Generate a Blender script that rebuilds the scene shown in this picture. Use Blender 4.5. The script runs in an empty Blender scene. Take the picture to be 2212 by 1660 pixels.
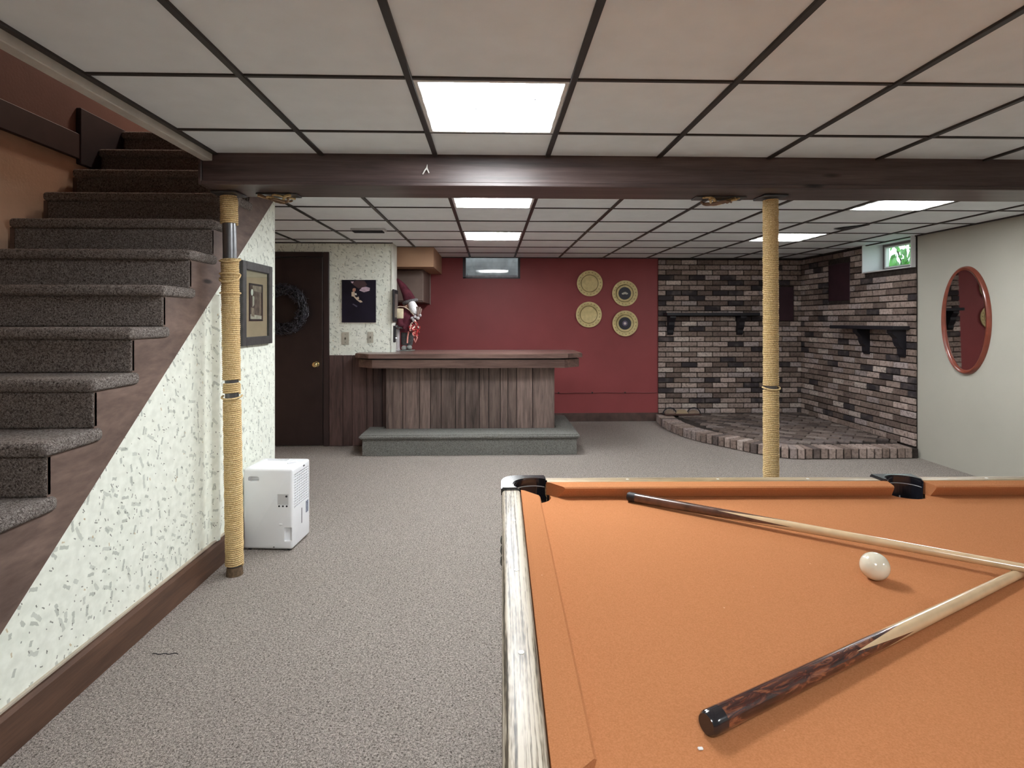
import bpy, bmesh, math, random
from mathutils import Vector, Matrix
random.seed(7)
S = bpy.context.scene
C = S.collection
PI = math.pi

# ------------------------------------------------------------------ camera, world, exposure
FPX, HC, CEIL = 1240.0, 1.32, 2.13          # focal length in px (2212 wide), eye height, ceiling height
YAW = math.radians(1.755)
cam_d = bpy.data.cameras.new('camera')
cam = bpy.data.objects.new('camera', cam_d); C.objects.link(cam)
cam.location = (0, 0, HC)
cam.rotation_euler = (PI/2, 0, -YAW)
cam_d.sensor_width = 36.0
cam_d.lens = FPX*36.0/2212
cam_d.shift_x = 6.0/2212
cam_d.shift_y = -138.0/2212
cam_d.clip_start = 0.02
S.camera = cam

W = bpy.data.worlds.new('sky'); S.world = W; W.use_nodes = True
W.node_tree.nodes['Background'].inputs[0].default_value = (0.86, 0.95, 1.0, 1)
W.node_tree.nodes['Background'].inputs[1].default_value = 0.45

S.view_settings.view_transform = 'Standard'
S.view_settings.look = 'None'
S.view_settings.gamma = 1.0
S.view_settings.use_curve_mapping = False
S.view_settings.exposure = 2.5
PANEL = 15.0                                # radiance of the ceiling light diffusers

# ------------------------------------------------------------------ helpers
def bmnew(): return bmesh.new()

def box(bm, x0, x1, y0, y1, z0, z1, bev=0.0, seg=1):
    r = bmesh.ops.create_cube(bm, size=1.0)
    vs = r['verts']
    for v in vs:
        v.co = Vector(((x0+x1)/2+v.co.x*(x1-x0), (y0+y1)/2+v.co.y*(y1-y0), (z0+z1)/2+v.co.z*(z1-z0)))
    if bev:
        es = list({e for v in vs for e in v.link_edges})
        bmesh.ops.bevel(bm, geom=es, offset=bev, segments=seg, profile=0.5, affect='EDGES')
    return vs

def prism(bm, pts, a0, a1, axis='z'):
    """extrude polygon pts (2-D) from a0 to a1 along axis; x: (y,z), y: (x,z), z: (x,y)"""
    def P(p, a):
        return {'x': (a, p[0], p[1]), 'y': (p[0], a, p[1]), 'z': (p[0], p[1], a)}[axis]
    v0 = [bm.verts.new(P(p, a0)) for p in pts]
    v1 = [bm.verts.new(P(p, a1)) for p in pts]
    n = len(pts)
    fs = [bm.faces.new(v0), bm.faces.new(v1)]
    for i in range(n):
        fs.append(bm.faces.new((v0[i], v0[(i+1) % n], v1[(i+1) % n], v1[i])))
    bmesh.ops.recalc_face_normals(bm, faces=fs)
    if n > 4: bmesh.ops.triangulate(bm, faces=fs[:2])
    return v0+v1

def tube(bm, pts, radii, sides=8, closed=False, cap=True):
    pts = [Vector(p) for p in pts]; n = len(pts)
    if not hasattr(radii, '__len__'): radii = [radii]*n
    rings = []
    up = None
    for i in range(n):
        if closed: d = pts[(i+1) % n]-pts[i-1]
        else: d = pts[min(i+1, n-1)]-pts[max(i-1, 0)]
        d.normalize()
        if up is None:
            up = Vector((0, 0, 1)) if abs(d.z) < .9 else Vector((1, 0, 0))
        a = up-d*up.dot(d)
        if a.length < 1e-5: a = d.orthogonal()
        a.normalize(); up = a
        b = d.cross(a)
        rings.append([bm.verts.new(pts[i]+(a*math.cos(2*PI*k/sides)+b*math.sin(2*PI*k/sides))*radii[i]) for k in range(sides)])
    m = n if closed else n-1
    for i in range(m):
        r0, r1 = rings[i], rings[(i+1) % n]
        for k in range(sides):
            bm.faces.new((r0[k], r0[(k+1) % sides], r1[(k+1) % sides], r1[k]))
    if cap and not closed:
        bm.faces.new(list(reversed(rings[0]))); bm.faces.new(rings[-1])

def lathe(bm, prof, M=Matrix(), seg=32):
    """profile (r, h) turned about local z, placed with M"""
    rings = []
    for r, h in prof:
        if r < 1e-6: rings.append([bm.verts.new(M @ Vector((0, 0, h)))])
        else: rings.append([bm.verts.new(M @ Vector((r*math.cos(2*PI*k/seg), r*math.sin(2*PI*k/seg), h))) for k in range(seg)])
    for a, b in zip(rings[:-1], rings[1:]):
        for k in range(seg):
            k2 = (k+1) % seg
            if len(a) == 1 and len(b) == 1: continue
            if len(a) == 1: bm.faces.new((a[0], b[k], b[k2]))
            elif len(b) == 1: bm.faces.new((a[k], b[0], a[k2]))
            else: bm.faces.new((a[k], b[k], b[k2], a[k2]))

def ball(bm, c, r, sx=1, sy=1, sz=1, sub=2, M=None):
    res = bmesh.ops.create_icosphere(bm, subdivisions=sub, radius=r)
    for v in res['verts']:
        p = Vector((v.co.x*sx, v.co.y*sy, v.co.z*sz))
        if M is not None: p = M @ p
        v.co = p+Vector(c)

def mk(name, bm, m, parent=None, smooth=False, origin=None):
    """link the bmesh as ONE object; verts are world coordinates; origin at the bottom centre"""
    bmesh.ops.recalc_face_normals(bm, faces=bm.faces[:])
    if not bm.verts: raise ValueError(name)
    xs = [v.co.x for v in bm.verts]; ys = [v.co.y for v in bm.verts]; zs = [v.co.z for v in bm.verts]
    o0 = Vector(origin) if origin is not None else Vector(((min(xs)+max(xs))/2, (min(ys)+max(ys))/2, (min(zs)+max(zs))/2))
    for v in bm.verts: v.co -= o0
    me = bpy.data.meshes.new(name); bm.to_mesh(me); bm.free()
    if smooth:
        for p in me.polygons: p.use_smooth = True
    if m is not None: me.materials.append(m)
    o = bpy.data.objects.new(name, me); C.objects.link(o)
    o.location = o0
    if parent is not None:
        o.parent = parent
        o.location = o0-parent_loc(parent)
    return o

WL = {}
def parent_loc(p):
    v = Vector((0, 0, 0))
    while p is not None:
        v += p.location; p = p.parent
    return v

def smooth_by_angle(o, deg=40):
    me = o.data
    for p in me.polygons: p.use_smooth = True
    try: me.set_sharp_from_angle(angle=math.radians(deg))
    except Exception: pass
    return o

def tag(o, label, cat=None, group=None, kind=None):
    o['label'] = label
    if cat: o['category'] = cat
    if group: o['group'] = group
    if kind: o['kind'] = kind
    return o

def thing(name, loc, label, cat, group=None, kind=None):
    o = bpy.data.objects.new(name, None); C.objects.link(o); o.location = loc
    o.empty_display_size = 0.1
    return tag(o, label, cat, group, kind)

def inst(name, me, loc, parent=None, rot=(0, 0, 0), scale=(1, 1, 1), color=None):
    o = bpy.data.objects.new(name, me); C.objects.link(o)
    o.location = Vector(loc)-(parent_loc(parent) if parent else Vector((0, 0, 0)))
    o.rotation_euler = rot; o.scale = scale
    if parent: o.parent = parent
    if color: o.color = (*color, 1)
    return o

def cut(o, cutters):
    """boolean difference with the bmeshes given, baked into the mesh"""
    for cb in cutters:
        bmesh.ops.recalc_face_normals(cb, faces=cb.faces[:])
        me = bpy.data.meshes.new('tmp'); cb.to_mesh(me); cb.free()
        c = bpy.data.objects.new('tmp', me); C.objects.link(c)
        c.location = parent_loc(o)*0
        md = o.modifiers.new('b', 'BOOLEAN'); md.operation = 'DIFFERENCE'; md.object = c; md.solver = 'EXACT'
        dg = bpy.context.evaluated_depsgraph_get(); dg.update()
        nm = bpy.data.meshes.new_from_object(o.evaluated_get(dg))
        o.modifiers.clear(); old = o.data; nm.name = old.name; o.data = nm
        bpy.data.objects.remove(c); bpy.data.meshes.remove(me)
    return o

# ------------------------------------------------------------------ materials
class N:
    def __init__(s, name):
        s.m = bpy.data.materials.new(name); s.m.use_nodes = True
        s.t = s.m.node_tree; s.b = s.t.nodes['Principled BSDF']; s.out = s.t.nodes['Material Output']
    def n(s, typ, **kw):
        x = s.t.nodes.new(typ)
        for k, v in kw.items(): setattr(x, k, v)
        return x
    def set(s, sock, v):
        if isinstance(v, (int, float)): sock.default_value = v
        elif isinstance(v, tuple):
            sock.default_value = v if len(v) == len(sock.default_value) else (*v, 1)
        else: s.t.links.new(v, sock)
    def coord(s, scale=(1, 1, 1), rot=(0, 0, 0), kind='Object', loc=(0, 0, 0)):
        c = s.n('ShaderNodeTexCoord'); mp = s.n('ShaderNodeMapping')
        s.t.links.new(c.outputs[kind], mp.inputs[0])
        mp.inputs['Scale'].default_value = scale; mp.inputs['Rotation'].default_value = rot; mp.inputs['Location'].default_value = loc
        return mp.outputs[0]
    def pos(s, scale=(1, 1, 1), rot=(0, 0, 0)):
        g = s.n('ShaderNodeNewGeometry'); mp = s.n('ShaderNodeMapping')
        s.t.links.new(g.outputs['Position'], mp.inputs[0])
        mp.inputs['Scale'].default_value = scale; mp.inputs['Rotation'].default_value = rot
        return mp.outputs[0]
    def noise(s, vec, scale, detail=2.0, rough=.5, dist=0.0):
        x = s.n('ShaderNodeTexNoise'); s.set(x.inputs['Vector'], vec); s.set(x.inputs['Scale'], scale)
        x.inputs['Detail'].default_value = detail; x.inputs['Roughness'].default_value = rough; x.inputs['Distortion'].default_value = dist
        return x.outputs['Fac']
    def ramp(s, fac, stops, interp='LINEAR'):
        r = s.n('ShaderNodeValToRGB'); s.set(r.inputs[0], fac); r.color_ramp.interpolation = interp
        e = r.color_ramp.elements
        while len(e) < len(stops): e.new(.5)
        for i, (p, c) in enumerate(stops):
            e[i].position = p; e[i].color = (*c, 1) if len(c) == 3 else c
        return r.outputs[0]
    def mix(s, fac, a, b, blend='MIX'):
        x = s.n('ShaderNodeMix', data_type='RGBA', blend_type=blend)
        s.set(x.inputs[0], fac); s.set(x.inputs[6], a); s.set(x.inputs[7], b)
        return x.outputs[2]
    def math(s, op, a, b=0.0, c=None):
        x = s.n('ShaderNodeMath', operation=op); s.set(x.inputs[0], a); s.set(x.inputs[1], b)
        if c is not None: s.set(x.inputs[2], c)
        return x.outputs[0]
    def bump(s, h, strength=.3, dist=.01):
        x = s.n('ShaderNodeBump'); s.set(x.inputs['Height'], h); x.inputs['Strength'].default_value = strength
        x.inputs['Distance'].default_value = dist
        s.t.links.new(x.outputs[0], s.b.inputs['Normal'])
    def base(s, col, rough=.6, spec=.5, metal=0.0, coat=0.0):
        s.set(s.b.inputs['Base Color'], col); s.set(s.b.inputs['Roughness'], rough)
        s.b.inputs['Specular IOR Level'].default_value = spec; s.b.inputs['Metallic'].default_value = metal
        s.b.inputs['Coat Weight'].default_value = coat; s.b.inputs['Coat Roughness'].default_value = .12
        return s.m

def plain(name, col, rough=.6, spec=.5, metal=0.0, coat=0.0, var=.12, vs=9.0, bump=0.0, bs=60.0):
    k = N(name); v = k.pos()
    f = k.noise(v, vs, 3)
    lo = tuple(c*(1-var) for c in col); hi = tuple(min(1, c*(1+var)) for c in col)
    c = k.ramp(f, [(.3, lo), (.7, hi)])
    if bump: k.bump(k.noise(v, bs, 3), bump, .01)
    return k.base(c, rough, spec, metal, coat)

def wood(name, c0, c1, along='x', freq=24.0, stretch=.07, rough=.5, coat=0.0, obj=False, spec=.4, per=.0, knots=False):
    k = N(name)
    sc = {'x': (stretch, 1, 1), 'y': (1, stretch, 1), 'z': (1, 1, stretch)}[along]
    v = k.coord(sc) if obj else k.pos(sc)
    if per:
        oi = k.n('ShaderNodeObjectInfo'); ad = k.n('ShaderNodeVectorMath', operation='ADD')
        cx = k.n('ShaderNodeCombineXYZ')
        for i in range(3): k.t.links.new(k.math('MULTIPLY', oi.outputs['Random'], 37.0+11*i), cx.inputs[i])
        k.t.links.new(v, ad.inputs[0]); k.t.links.new(cx.outputs[0], ad.inputs[1]); v = ad.outputs[0]
    f = k.noise(v, freq, 5, .62, .6)
    g = k.noise(v, freq*5, 3, .6)
    h = k.math('ADD', k.math('MULTIPLY', f, .72), k.math('MULTIPLY', g, .28))
    c = k.ramp(h, [(.32, c0), (.52, tuple((a+b)/2 for a, b in zip(c0, c1))), (.68, c1)])
    if per:
        br = k.math('ADD', k.math('MULTIPLY', oi.outputs['Random'], 2*per), 1-per)
        c = k.mix(1.0, c, br, 'MULTIPLY')
        cr = k.n('ShaderNodeCombineColor')
        for i in range(3): k.t.links.new(br, cr.inputs[i])
        c = k.mix(1.0, k.ramp(h, [(.32, c0), (.68, c1)]), cr.outputs[0], 'MULTIPLY')
    if knots:
        vo = k.n('ShaderNodeTexVoronoi'); k.t.links.new(k.pos((.9, 1.0, 4.0)), vo.inputs['Vector']); vo.inputs['Scale'].default_value = 1.6
        kf = k.ramp(vo.outputs['Distance'], [(.045, (1, 1, 1)), (.10, (0, 0, 0))])
        c = k.mix(kf, c, tuple(x*.35 for x in c0))
    k.bump(h, .25, .004)
    return k.base(c, rough, spec, 0, coat)

# carpet
def carpet_mat(name, lo, mid, hi, scale=150):
    k = N(name); v = k.pos()
    f = k.noise(v, scale, 3, .62, .8)
    g = k.noise(v, scale*2.6, 2, .6, .5)
    big = k.noise(v, 1.3, 3)
    h = k.math('ADD', k.math('MULTIPLY', f, .66), k.math('MULTIPLY', g, .34))
    c = k.ramp(h, [(.37, lo), (.48, mid), (.60, hi)])
    c = k.mix(k.math('MULTIPLY', big, .22), c, tuple(x*.7 for x in mid))
    k.bump(h, 1.0, .02)
    return k.base(c, .98, .05)
CARPET = carpet_mat('carpet_beige', (.080, .063, .053), (.40, .352, .312), (.74, .665, .605))

def dashes(k, vec2, scale, length, width, seed, keep=.6, jit=1.0):
    """one short stroke per 2-D cell: returns mask"""
    mp = k.n('ShaderNodeMapping'); k.t.links.new(vec2, mp.inputs[0])
    mp.inputs['Scale'].default_value = (scale, scale, scale); mp.inputs['Location'].default_value = (seed*3.7, seed*1.9, 0)
    vo = k.n('ShaderNodeTexVoronoi', voronoi_dimensions='2D'); vo.inputs['Scale'].default_value = 1.0
    k.t.links.new(mp.outputs[0], vo.inputs['Vector']); vo.inputs['Randomness'].default_value = jit
    d = k.n('ShaderNodeVectorMath', operation='SUBTRACT')
    k.t.links.new(mp.outputs[0], d.inputs[0]); k.t.links.new(vo.outputs['Position'], d.inputs[1])
    sep = k.n('ShaderNodeSeparateColor'); k.t.links.new(vo.outputs['Color'], sep.inputs[0])
    ro = k.n('ShaderNodeVectorRotate', rotation_type='Z_AXIS'); k.t.links.new(d.outputs[0], ro.inputs['Vector'])
    k.t.links.new(k.math('ADD', k.math('MULTIPLY', sep.outputs[0], 1.9), .1), ro.inputs['Angle'])
    xyz = k.n('ShaderNodeSeparateXYZ'); k.t.links.new(ro.outputs[0], xyz.inputs[0])
    ln = k.math('MULTIPLY', k.math('ADD', k.math('MULTIPLY', sep.outputs[1], .8), .35), length*scale)
    a = k.math('LESS_THAN', k.math('ABSOLUTE', xyz.outputs[0]), ln)
    wv = k.noise(mp.outputs[0], 5.0, 2)
    b = k.math('LESS_THAN', k.math('ABSOLUTE', xyz.outputs[1]), k.math('MULTIPLY', wv, 2*width*scale))
    kp = k.math('LESS_THAN', sep.outputs[2], keep)
    return k.math('MULTIPLY', k.math('MULTIPLY', a, b), kp)

def wallpaper(name, axis):
    k = N(name); g = k.n('ShaderNodeNewGeometry')
    s = k.n('ShaderNodeSeparateXYZ'); k.t.links.new(g.outputs['Position'], s.inputs[0])
    cx = k.n('ShaderNodeCombineXYZ')
    k.t.links.new(s.outputs['Y' if axis == 'x' else 'X'], cx.inputs[0]); k.t.links.new(s.outputs['Z'], cx.inputs[1])
    v = cx.outputs[0]
    c = k.ramp(k.noise(v, 26, 3), [(.35, (.77, .80, .71)), (.65, (.87, .90, .81))])
    c = k.mix(k.math('MULTIPLY', dashes(k, v, 15, .020, .0060, 1, .62), .50), c, (.22, .25, .21))
    c = k.mix(k.math('MULTIPLY', dashes(k, v, 11, .030, .0068, 2, .5), .42), c, (.32, .35, .30))
    c = k.mix(k.math('MULTIPLY', dashes(k, v, 27, .008, .0022, 3, .20), .75), c, (.07, .08, .06))
    c = k.mix(k.math('MULTIPLY', dashes(k, v, 40, .005, .0020, 5, .22), .75), c, (.09, .09, .07))
    c = k.mix(k.math('MULTIPLY', dashes(k, v, 11, .008, .0030, 4, .25), .6), c, (.45, .30, .10))
    return k.base(c, .55, .35)

WALLP_X = wallpaper('wallpaper_side', 'x')
WALLP_Y = wallpaper('wallpaper_end', 'y')
CREAM = plain('cream_wall_paint', (.44, .425, .365), .7, .3, var=.04, vs=2.0, bump=.04, bs=180)
TAN = plain('tan_plaster', (.64, .43, .30), .8, .2, var=.07, vs=4, bump=.08, bs=60)
REDBROWN = plain('red_brown_tone', (.21, .125, .105), .8, .2, var=.07, vs=4, bump=.08, bs=60)  # darker and redder than the tan lower wall
RED = plain('red_wall_paint', (.265, .056, .058), .5, .3, var=.08, vs=2.5, bump=.05, bs=35)
SOFFIT = plain('tan_soffit_paint', (.40, .24, .15), .7, .3, var=.05, vs=3)
TILE = plain('ceiling_tile_vinyl', (.83, .88, .905), .55, .3, var=.03, vs=8, bump=.05, bs=300)
SLAB = plain('joist_space_dark', (.06, .05, .045), .9, .1)
TEE = plain('dark_bronze_grid', (.030, .024, .022), .45, .4)
WHITE = plain('white_enamel', (.78, .78, .76), .35, .5, var=.02)
PLASTIC = plain('white_plastic', (.80, .81, .83), .35, .5, var=.015)
PLASTIC_G = plain('grey_plastic', (.52, .52, .53), .4, .5, var=.02)
DARKG = plain('dark_slot', (.03, .03, .035), .6, .3)
BEAMW = wood('beam_wood', (.038, .025, .025), (.15, .105, .098), 'x', 16, .06, .38, 0, knots=True, spec=.5)
STRW = wood('stringer_wood', (.075, .046, .037), (.215, .145, .118), 'y', 9, .3, .6, knots=True)
BASEW = wood('baseboard_wood', (.050, .026, .018), (.150, .078, .050), 'y', 20, .08, .4)
PLANKW = wood('bar_plank_wood', (.060, .042, .036), (.30, .215, .185), 'z', 17, .09, .6, per=.35)
PLANKD = wood('wainscot_plank_wood', (.030, .017, .016), (.12, .070, .062), 'z', 17, .09, .6, per=.3)
BARW = wood('bar_top_wood', (.065, .036, .030), (.24, .15, .125), 'x', 12, .10, .33, coat=.2)
DOORW = plain('door_stain', (.026, .015, .014), .45, .4, var=.15)
CABW = plain('cabinet_brown', (.175, .125, .105), .6, .3, var=.08)
def oak(name, along, lo, mid, hi, rough):
    k = N(name); sc = (.012, 1, 1) if along == 'x' else (1, .012, 1)
    v = k.coord(sc); f = k.noise(v, 210, 3, .6, .5); g = k.noise(v, 60, 2)
    pore = k.noise(k.coord((1, .09, 1) if along == 'y' else (.09, 1, 1)), 420, 2)
    h = k.math('ADD', k.math('MULTIPLY', f, .62), k.math('ADD', k.math('MULTIPLY', g, .20), k.math('MULTIPLY', pore, .18)))
    c = k.ramp(h, [(.42, lo), (.475, mid), (.53, hi)])
    k.bump(h, .25, .002)
    m = k.base(c, rough, .4, 0, .12); k.b.inputs['Coat Roughness'].default_value = .3
    return m
OAK_GLARE = oak('oak_rail_glare', 'y', (.055, .042, .028), (.30, .25, .185), (.56, .50, .40), .42)  # paler than the cross rails: ceiling glare put into the grain colours
OAKX = oak('oak_rail_cross', 'x', (.09, .06, .032), (.25, .175, .09), (.36, .27, .15), .55)
OAKD = wood('oak_side', (.10, .055, .02), (.33, .20, .085), 'y', 40, .03, .4, coat=.3, obj=True)
BLACKP = plain('black_gloss_plastic', (.012, .013, .018), .16, .6, coat=.6)
BLACK = plain('black_matte', (.014, .012, .014), .55, .4)
IRON = plain('black_painted_wood', (.012, .011, .015), .5, .4)
def felt():
    k = N('orange_felt'); v = k.pos()
    f = k.noise(v, 420, 2, .6); b = k.noise(v, 3.0, 4, .6)
    c = k.ramp(f, [(.3, (.385, .152, .062)), (.7, (.50, .212, .094))])
    c = k.mix(k.math('MULTIPLY', b, .30), c, (.47, .21, .09))
    sp = k.ramp(k.noise(v, 95, 1), [(.80, (0, 0, 0)), (.83, (1, 1, 1))])
    c = k.mix(k.math('MULTIPLY', sp, .5), c, (.85, .6, .42))
    k.bump(f, .15, .003)
    m = k.base(c, .97, .04)
    return m
FELT = felt()
def rope_mat():
    k = N('manila_rope'); v = k.pos((1, 1, 1))
    f = k.noise(v, 160, 3, .6); b = k.noise(v, 5, 2)
    c = k.ramp(f, [(.3, (.42, .27, .115)), (.52, (.68, .50, .26)), (.72, (.86, .71, .45))])
    c = k.mix(k.math('MULTIPLY', b, .28), c, (.58, .40, .16))
    k.bump(f, .5, .004)
    return k.base(c, .85, .2)
ROPE = rope_mat()
PIPE = plain('grey_steel_pipe', (.15, .15, .155), .32, .5, metal=.75, var=.15)
def brick_mat():
    k = N('old_brick'); oi = k.n('ShaderNodeObjectInfo'); v = k.pos()
    f = k.noise(v, 38, 4, .65); g = k.noise(v, 9, 2)
    c = k.mix(k.ramp(f, [(.45, (0, 0, 0)), (.72, (.7, .7, .7))]), oi.outputs['Color'], (.035, .028, .026))
    c = k.mix(k.ramp(g, [(.5, (0, 0, 0)), (.8, (.35, .35, .35))]), c, (.30, .24, .21))
    k.bump(f, .6, .006)
    return k.base(c, .85, .25)
BRICK = brick_mat()
MORTAR = plain('dark_mortar', (.045, .036, .032), .95, .1, var=.3, vs=30, bump=.5, bs=80)
BRASS = plain('brass_plate', (.62, .50, .24), .42, .5, metal=.15, var=.12, vs=20)
BRASSD = plain('brass_tarnish', (.10, .065, .02), .5, .5, metal=.4)
MAHOG = plain('mahogany_frame', (.20, .045, .025), .28, .5, coat=.5, var=.15, vs=15)
def mirror_mat():
    k = N('mirror_glass'); return k.base(k.ramp(k.noise(k.pos(), 3), [(0, (.62, .60, .58)), (1, (.66, .64, .62))]), .02, .5, 1.0)
MIRROR = mirror_mat()
def glass_mat():
    k = N('window_glass'); t = k.t
    tr = k.n('ShaderNodeBsdfTransparent'); gl = k.n('ShaderNodeBsdfGlossy'); gl.inputs['Roughness'].default_value = .03
    lw = k.n('ShaderNodeLayerWeight'); lw.inputs[0].default_value = .5
    fr = k.math('ADD', k.math('MULTIPLY', k.math('POWER', lw.outputs['Facing'], 5.0), .9), .04)
    mx = k.n('ShaderNodeMixShader'); t.links.new(fr, mx.inputs[0]); t.links.new(tr.outputs[0], mx.inputs[1]); t.links.new(gl.outputs[0], mx.inputs[2])
    tr.inputs[0].default_value = (.93, .98, .97, 1)
    t.links.new(mx.outputs[0], k.out.inputs[0]); return k.m
GLASS = glass_mat()
def diffuser_mat(name='lit_prismatic_diffuser', PANEL=PANEL):
    k = N(name)
    c = k.n('ShaderNodeTexCoord'); s = k.n('ShaderNodeSeparateXYZ'); k.t.links.new(c.outputs['Object'], s.inputs[0])
    yb = k.math('MULTIPLY', s.outputs['Y'], 2*PI/.145)               # tubes lying across behind the lens
    w = k.math('ADD', k.math('MULTIPLY', k.math('COSINE', k.math('ADD', yb, PI)), .5), .5)
    c0 = k.math('SUBTRACT', 1.0, k.math('POWER', k.math('ABSOLUTE', k.math('MULTIPLY', k.math('ADD', s.outputs['X'], -.02), 3.9)), 2.0))
    c0 = k.math('MAXIMUM', c0, 0.0)
    nz = k.math('MULTIPLY', k.math('SUBTRACT', k.noise(c.outputs['Object'], 9, 2), .5), .5)
    st = k.math('MAXIMUM', k.math('ADD', k.math('SUBTRACT', k.math('ADD', w, c0), .72), nz), 0.0)
    st = k.math('ADD', k.math('MULTIPLY', st, PANEL), .16)
    k.set(k.b.inputs['Emission Color'], (.97, 1.0, 1.02)); k.t.links.new(st, k.b.inputs['Emission Strength'])
    return k.base((.8, .8, .8), .4)
DIFF = diffuser_mat(); DIFF2 = diffuser_mat('weak_prismatic_diffuser', PANEL*.30)

# ------------------------------------------------------------------ the shell
XL, XR, YB, YF = -2.5, 4.09, 7.45, -2.4
def struct(name, bm, m, label, parent=None, **kw):
    o = mk(name, bm, m, parent, **kw)
    return tag(o, label, kind='structure')

b = bmnew(); box(b, XL-.1, XR+.2, YF-.1, YB+.1, -.1, 0)
struct('floor', b, CARPET, 'beige flecked carpet covering the whole basement floor')

WX0, WX1, WZ0 = -.372, .370, 1.86            # window in the back wall
b = bmnew()
box(b, XL-.1, WX0, YB, YB+.2, 0, 2.45); box(b, WX1, XR+.25, YB, YB+.2, 0, 2.45)
box(b, WX0, WX1, YB, YB+.2, 0, WZ0); box(b, WX0, WX1, YB, YB+.2, CEIL+.03, 2.45)
struct('wall_back', b, RED, 'dark red painted back wall behind the bar')

RY0, RY1, RZ0 = 5.40, 6.14, 1.83             # window in the right wall
b = bmnew()
box(b, XR, XR+.25, YF-.1, RY0, 0, 2.45); box(b, XR, XR+.25, RY1, YB, 0, 2.45)
box(b, XR, XR+.25, RY0, RY1, 0, RZ0); box(b, XR, XR+.25, RY0, RY1, CEIL+.03, 2.45)
struct('wall_right', b, CREAM, 'plain cream painted wall with the oval mirror')

b = bmnew(); box(b, XL-.1, XL, YF-.1, YB, 0, 2.29)
struct('wall_left', b, TAN, 'tan plaster wall on the far side of the stairs')
b = bmnew(); box(b, XL-.1, XL, YF-.1, 5.6, 2.29, 4.6)
struct('wall_stairwell_upper', b, REDBROWN, 'reddish brown upper wall of the stairwell above the dark board')
b = bmnew(); box(b, XL-.1, XR+.25, YF-.1, YF, 0, 2.45)
struct('wall_front', b, CREAM, 'cream wall behind the viewer')
# upstairs closure
b = bmnew(); box(b, -1.36, -1.26, -.1, 5.5, 2.19, 4.6); box(b, XL, -1.36, -.1, 0, 2.19, 4.6)
struct('wall_stairwell_inner', b, REDBROWN, 'inner wall of the stairwell above the ceiling edge')
b = bmnew(); box(b, XL, -1.26, 5.5, 5.6, 2.19, 4.6)
struct('wall_stairwell_end', b, REDBROWN, 'dark wall at the head of the stairs')
b = bmnew(); box(b, XL-.1, -1.26, -.1, 5.6, 4.6, 4.7)
struct('ceiling_stairwell', b, REDBROWN, 'ceiling high above the stairs')
b = bmnew(); box(b, XL, XL+.025, 0, 3.55, 2.29, 2.44, .004); 
struct('trim_1', b, plain('dark_trim', (.05, .028, .026), .6), 'dark board along the stairwell wall at ceiling height')
b = bmnew(); box(b, XL, XL+.03, 3.53, 4.2, 2.26, 2.60, .004)
struct('trim_2', b, plain('dark_skirting', (.022, .014, .018), .6), 'dark skirting beside the topmost stair treads')
b = bmnew(); box(b, -1.405, -1.357, 0, 2.835, 2.095, 2.19, .003)
struct('trim_3', b, plain('pale_edge_trim', (.55, .52, .47), .6), 'pale strip along the ceiling edge beside the stairs')

t = thing('added_stair_lamp', (-1.95, 4.7, 4.4), 'added unseen lamp on the ceiling upstairs that brightens the stairwell walls', 'lamp')  # lamp added out of view to lift the stairwell walls
bb = bmnew(); lathe(bb, [(0, 4.6), (.09, 4.6), (.09, 4.57), (.05, 4.55), (0, 4.55)], Matrix.Translation((-1.95, 4.7, 0)), 24); mk('base', bb, BRASS, t)
kk = N('warm_globe'); kk.set(kk.b.inputs['Emission Color'], kk.ramp(kk.noise(kk.pos(), 4), [(0, (1, .84, .70)), (1, (1, .88, .74))])); kk.b.inputs['Emission Strength'].default_value = 36.0
bb = bmnew(); ball(bb, (-1.95, 4.7, 4.45), .12, sub=3); mk('globe', bb, kk.base((.8, .8, .8), .4), t, smooth=True)

# ceiling: dark joist space, tiles and grid bars
b = bmnew()
box(b, -1.26, XR+.25, YF-.1, YB+.1, 2.30, 2.40); box(b, XL-.1, -1.26, YF-.1, -.1, 2.30, 2.40)
box(b, XL-.1, -1.26, 5.6, YB+.1, 2.30, 2.40); box(b, XL-.1, -1.26, 3.95, 5.6, 2.165, 2.185)
ceiling = struct('ceiling', b, SLAB, 'suspended ceiling of pale square tiles in a dark metal grid')
G = .556
front_x = [-1.355]+[.278+G*k for k in range(-2, 7)]+[XR]
rear_x = [XL]+[.01+.575*(k+.5) for k in range(-4, 7)]+[XR]
rows = [1.935+G*k for k in range(-7, 11)]
LIGHTS = []
tile_mesh = {}
def tile(x0, x1, y0, y1, dz=0, rot=(0, 0, 0)):
    w, d = round(x1-x0-.006, 4), round(y1-y0-.006, 4)
    if w < .02 or d < .02: return
    if (w, d) not in tile_mesh:
        bb = bmnew(); box(bb, -w/2, w/2, -d/2, d/2, 0, .015, .002)
        me = bpy.data.meshes.new('ceiling_tile'); bb.to_mesh(me); bb.free(); me.materials.append(TILE)
        tile_mesh[(w, d)] = me
    inst('ceiling_tile', tile_mesh[(w, d)], ((x0+x1)/2, (y0+y1)/2, CEIL+.006+dz), ceiling, rot=rot)
def grid(xs, ys, lights, hole=None):
    for i in range(len(xs)-1):
        for j in range(len(ys)-1):
            if (i, j) in lights: continue
            if hole and hole(xs[i], xs[i+1], ys[j], ys[j+1]): continue
            sag = random.choice([0, 0, 0, .002, .004])
            tile(xs[i], xs[i+1], ys[j], ys[j+1], 0, (random.uniform(-1, 1)*.004, random.uniform(-1, 1)*.004, 0) if sag else (0, 0, 0))
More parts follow.
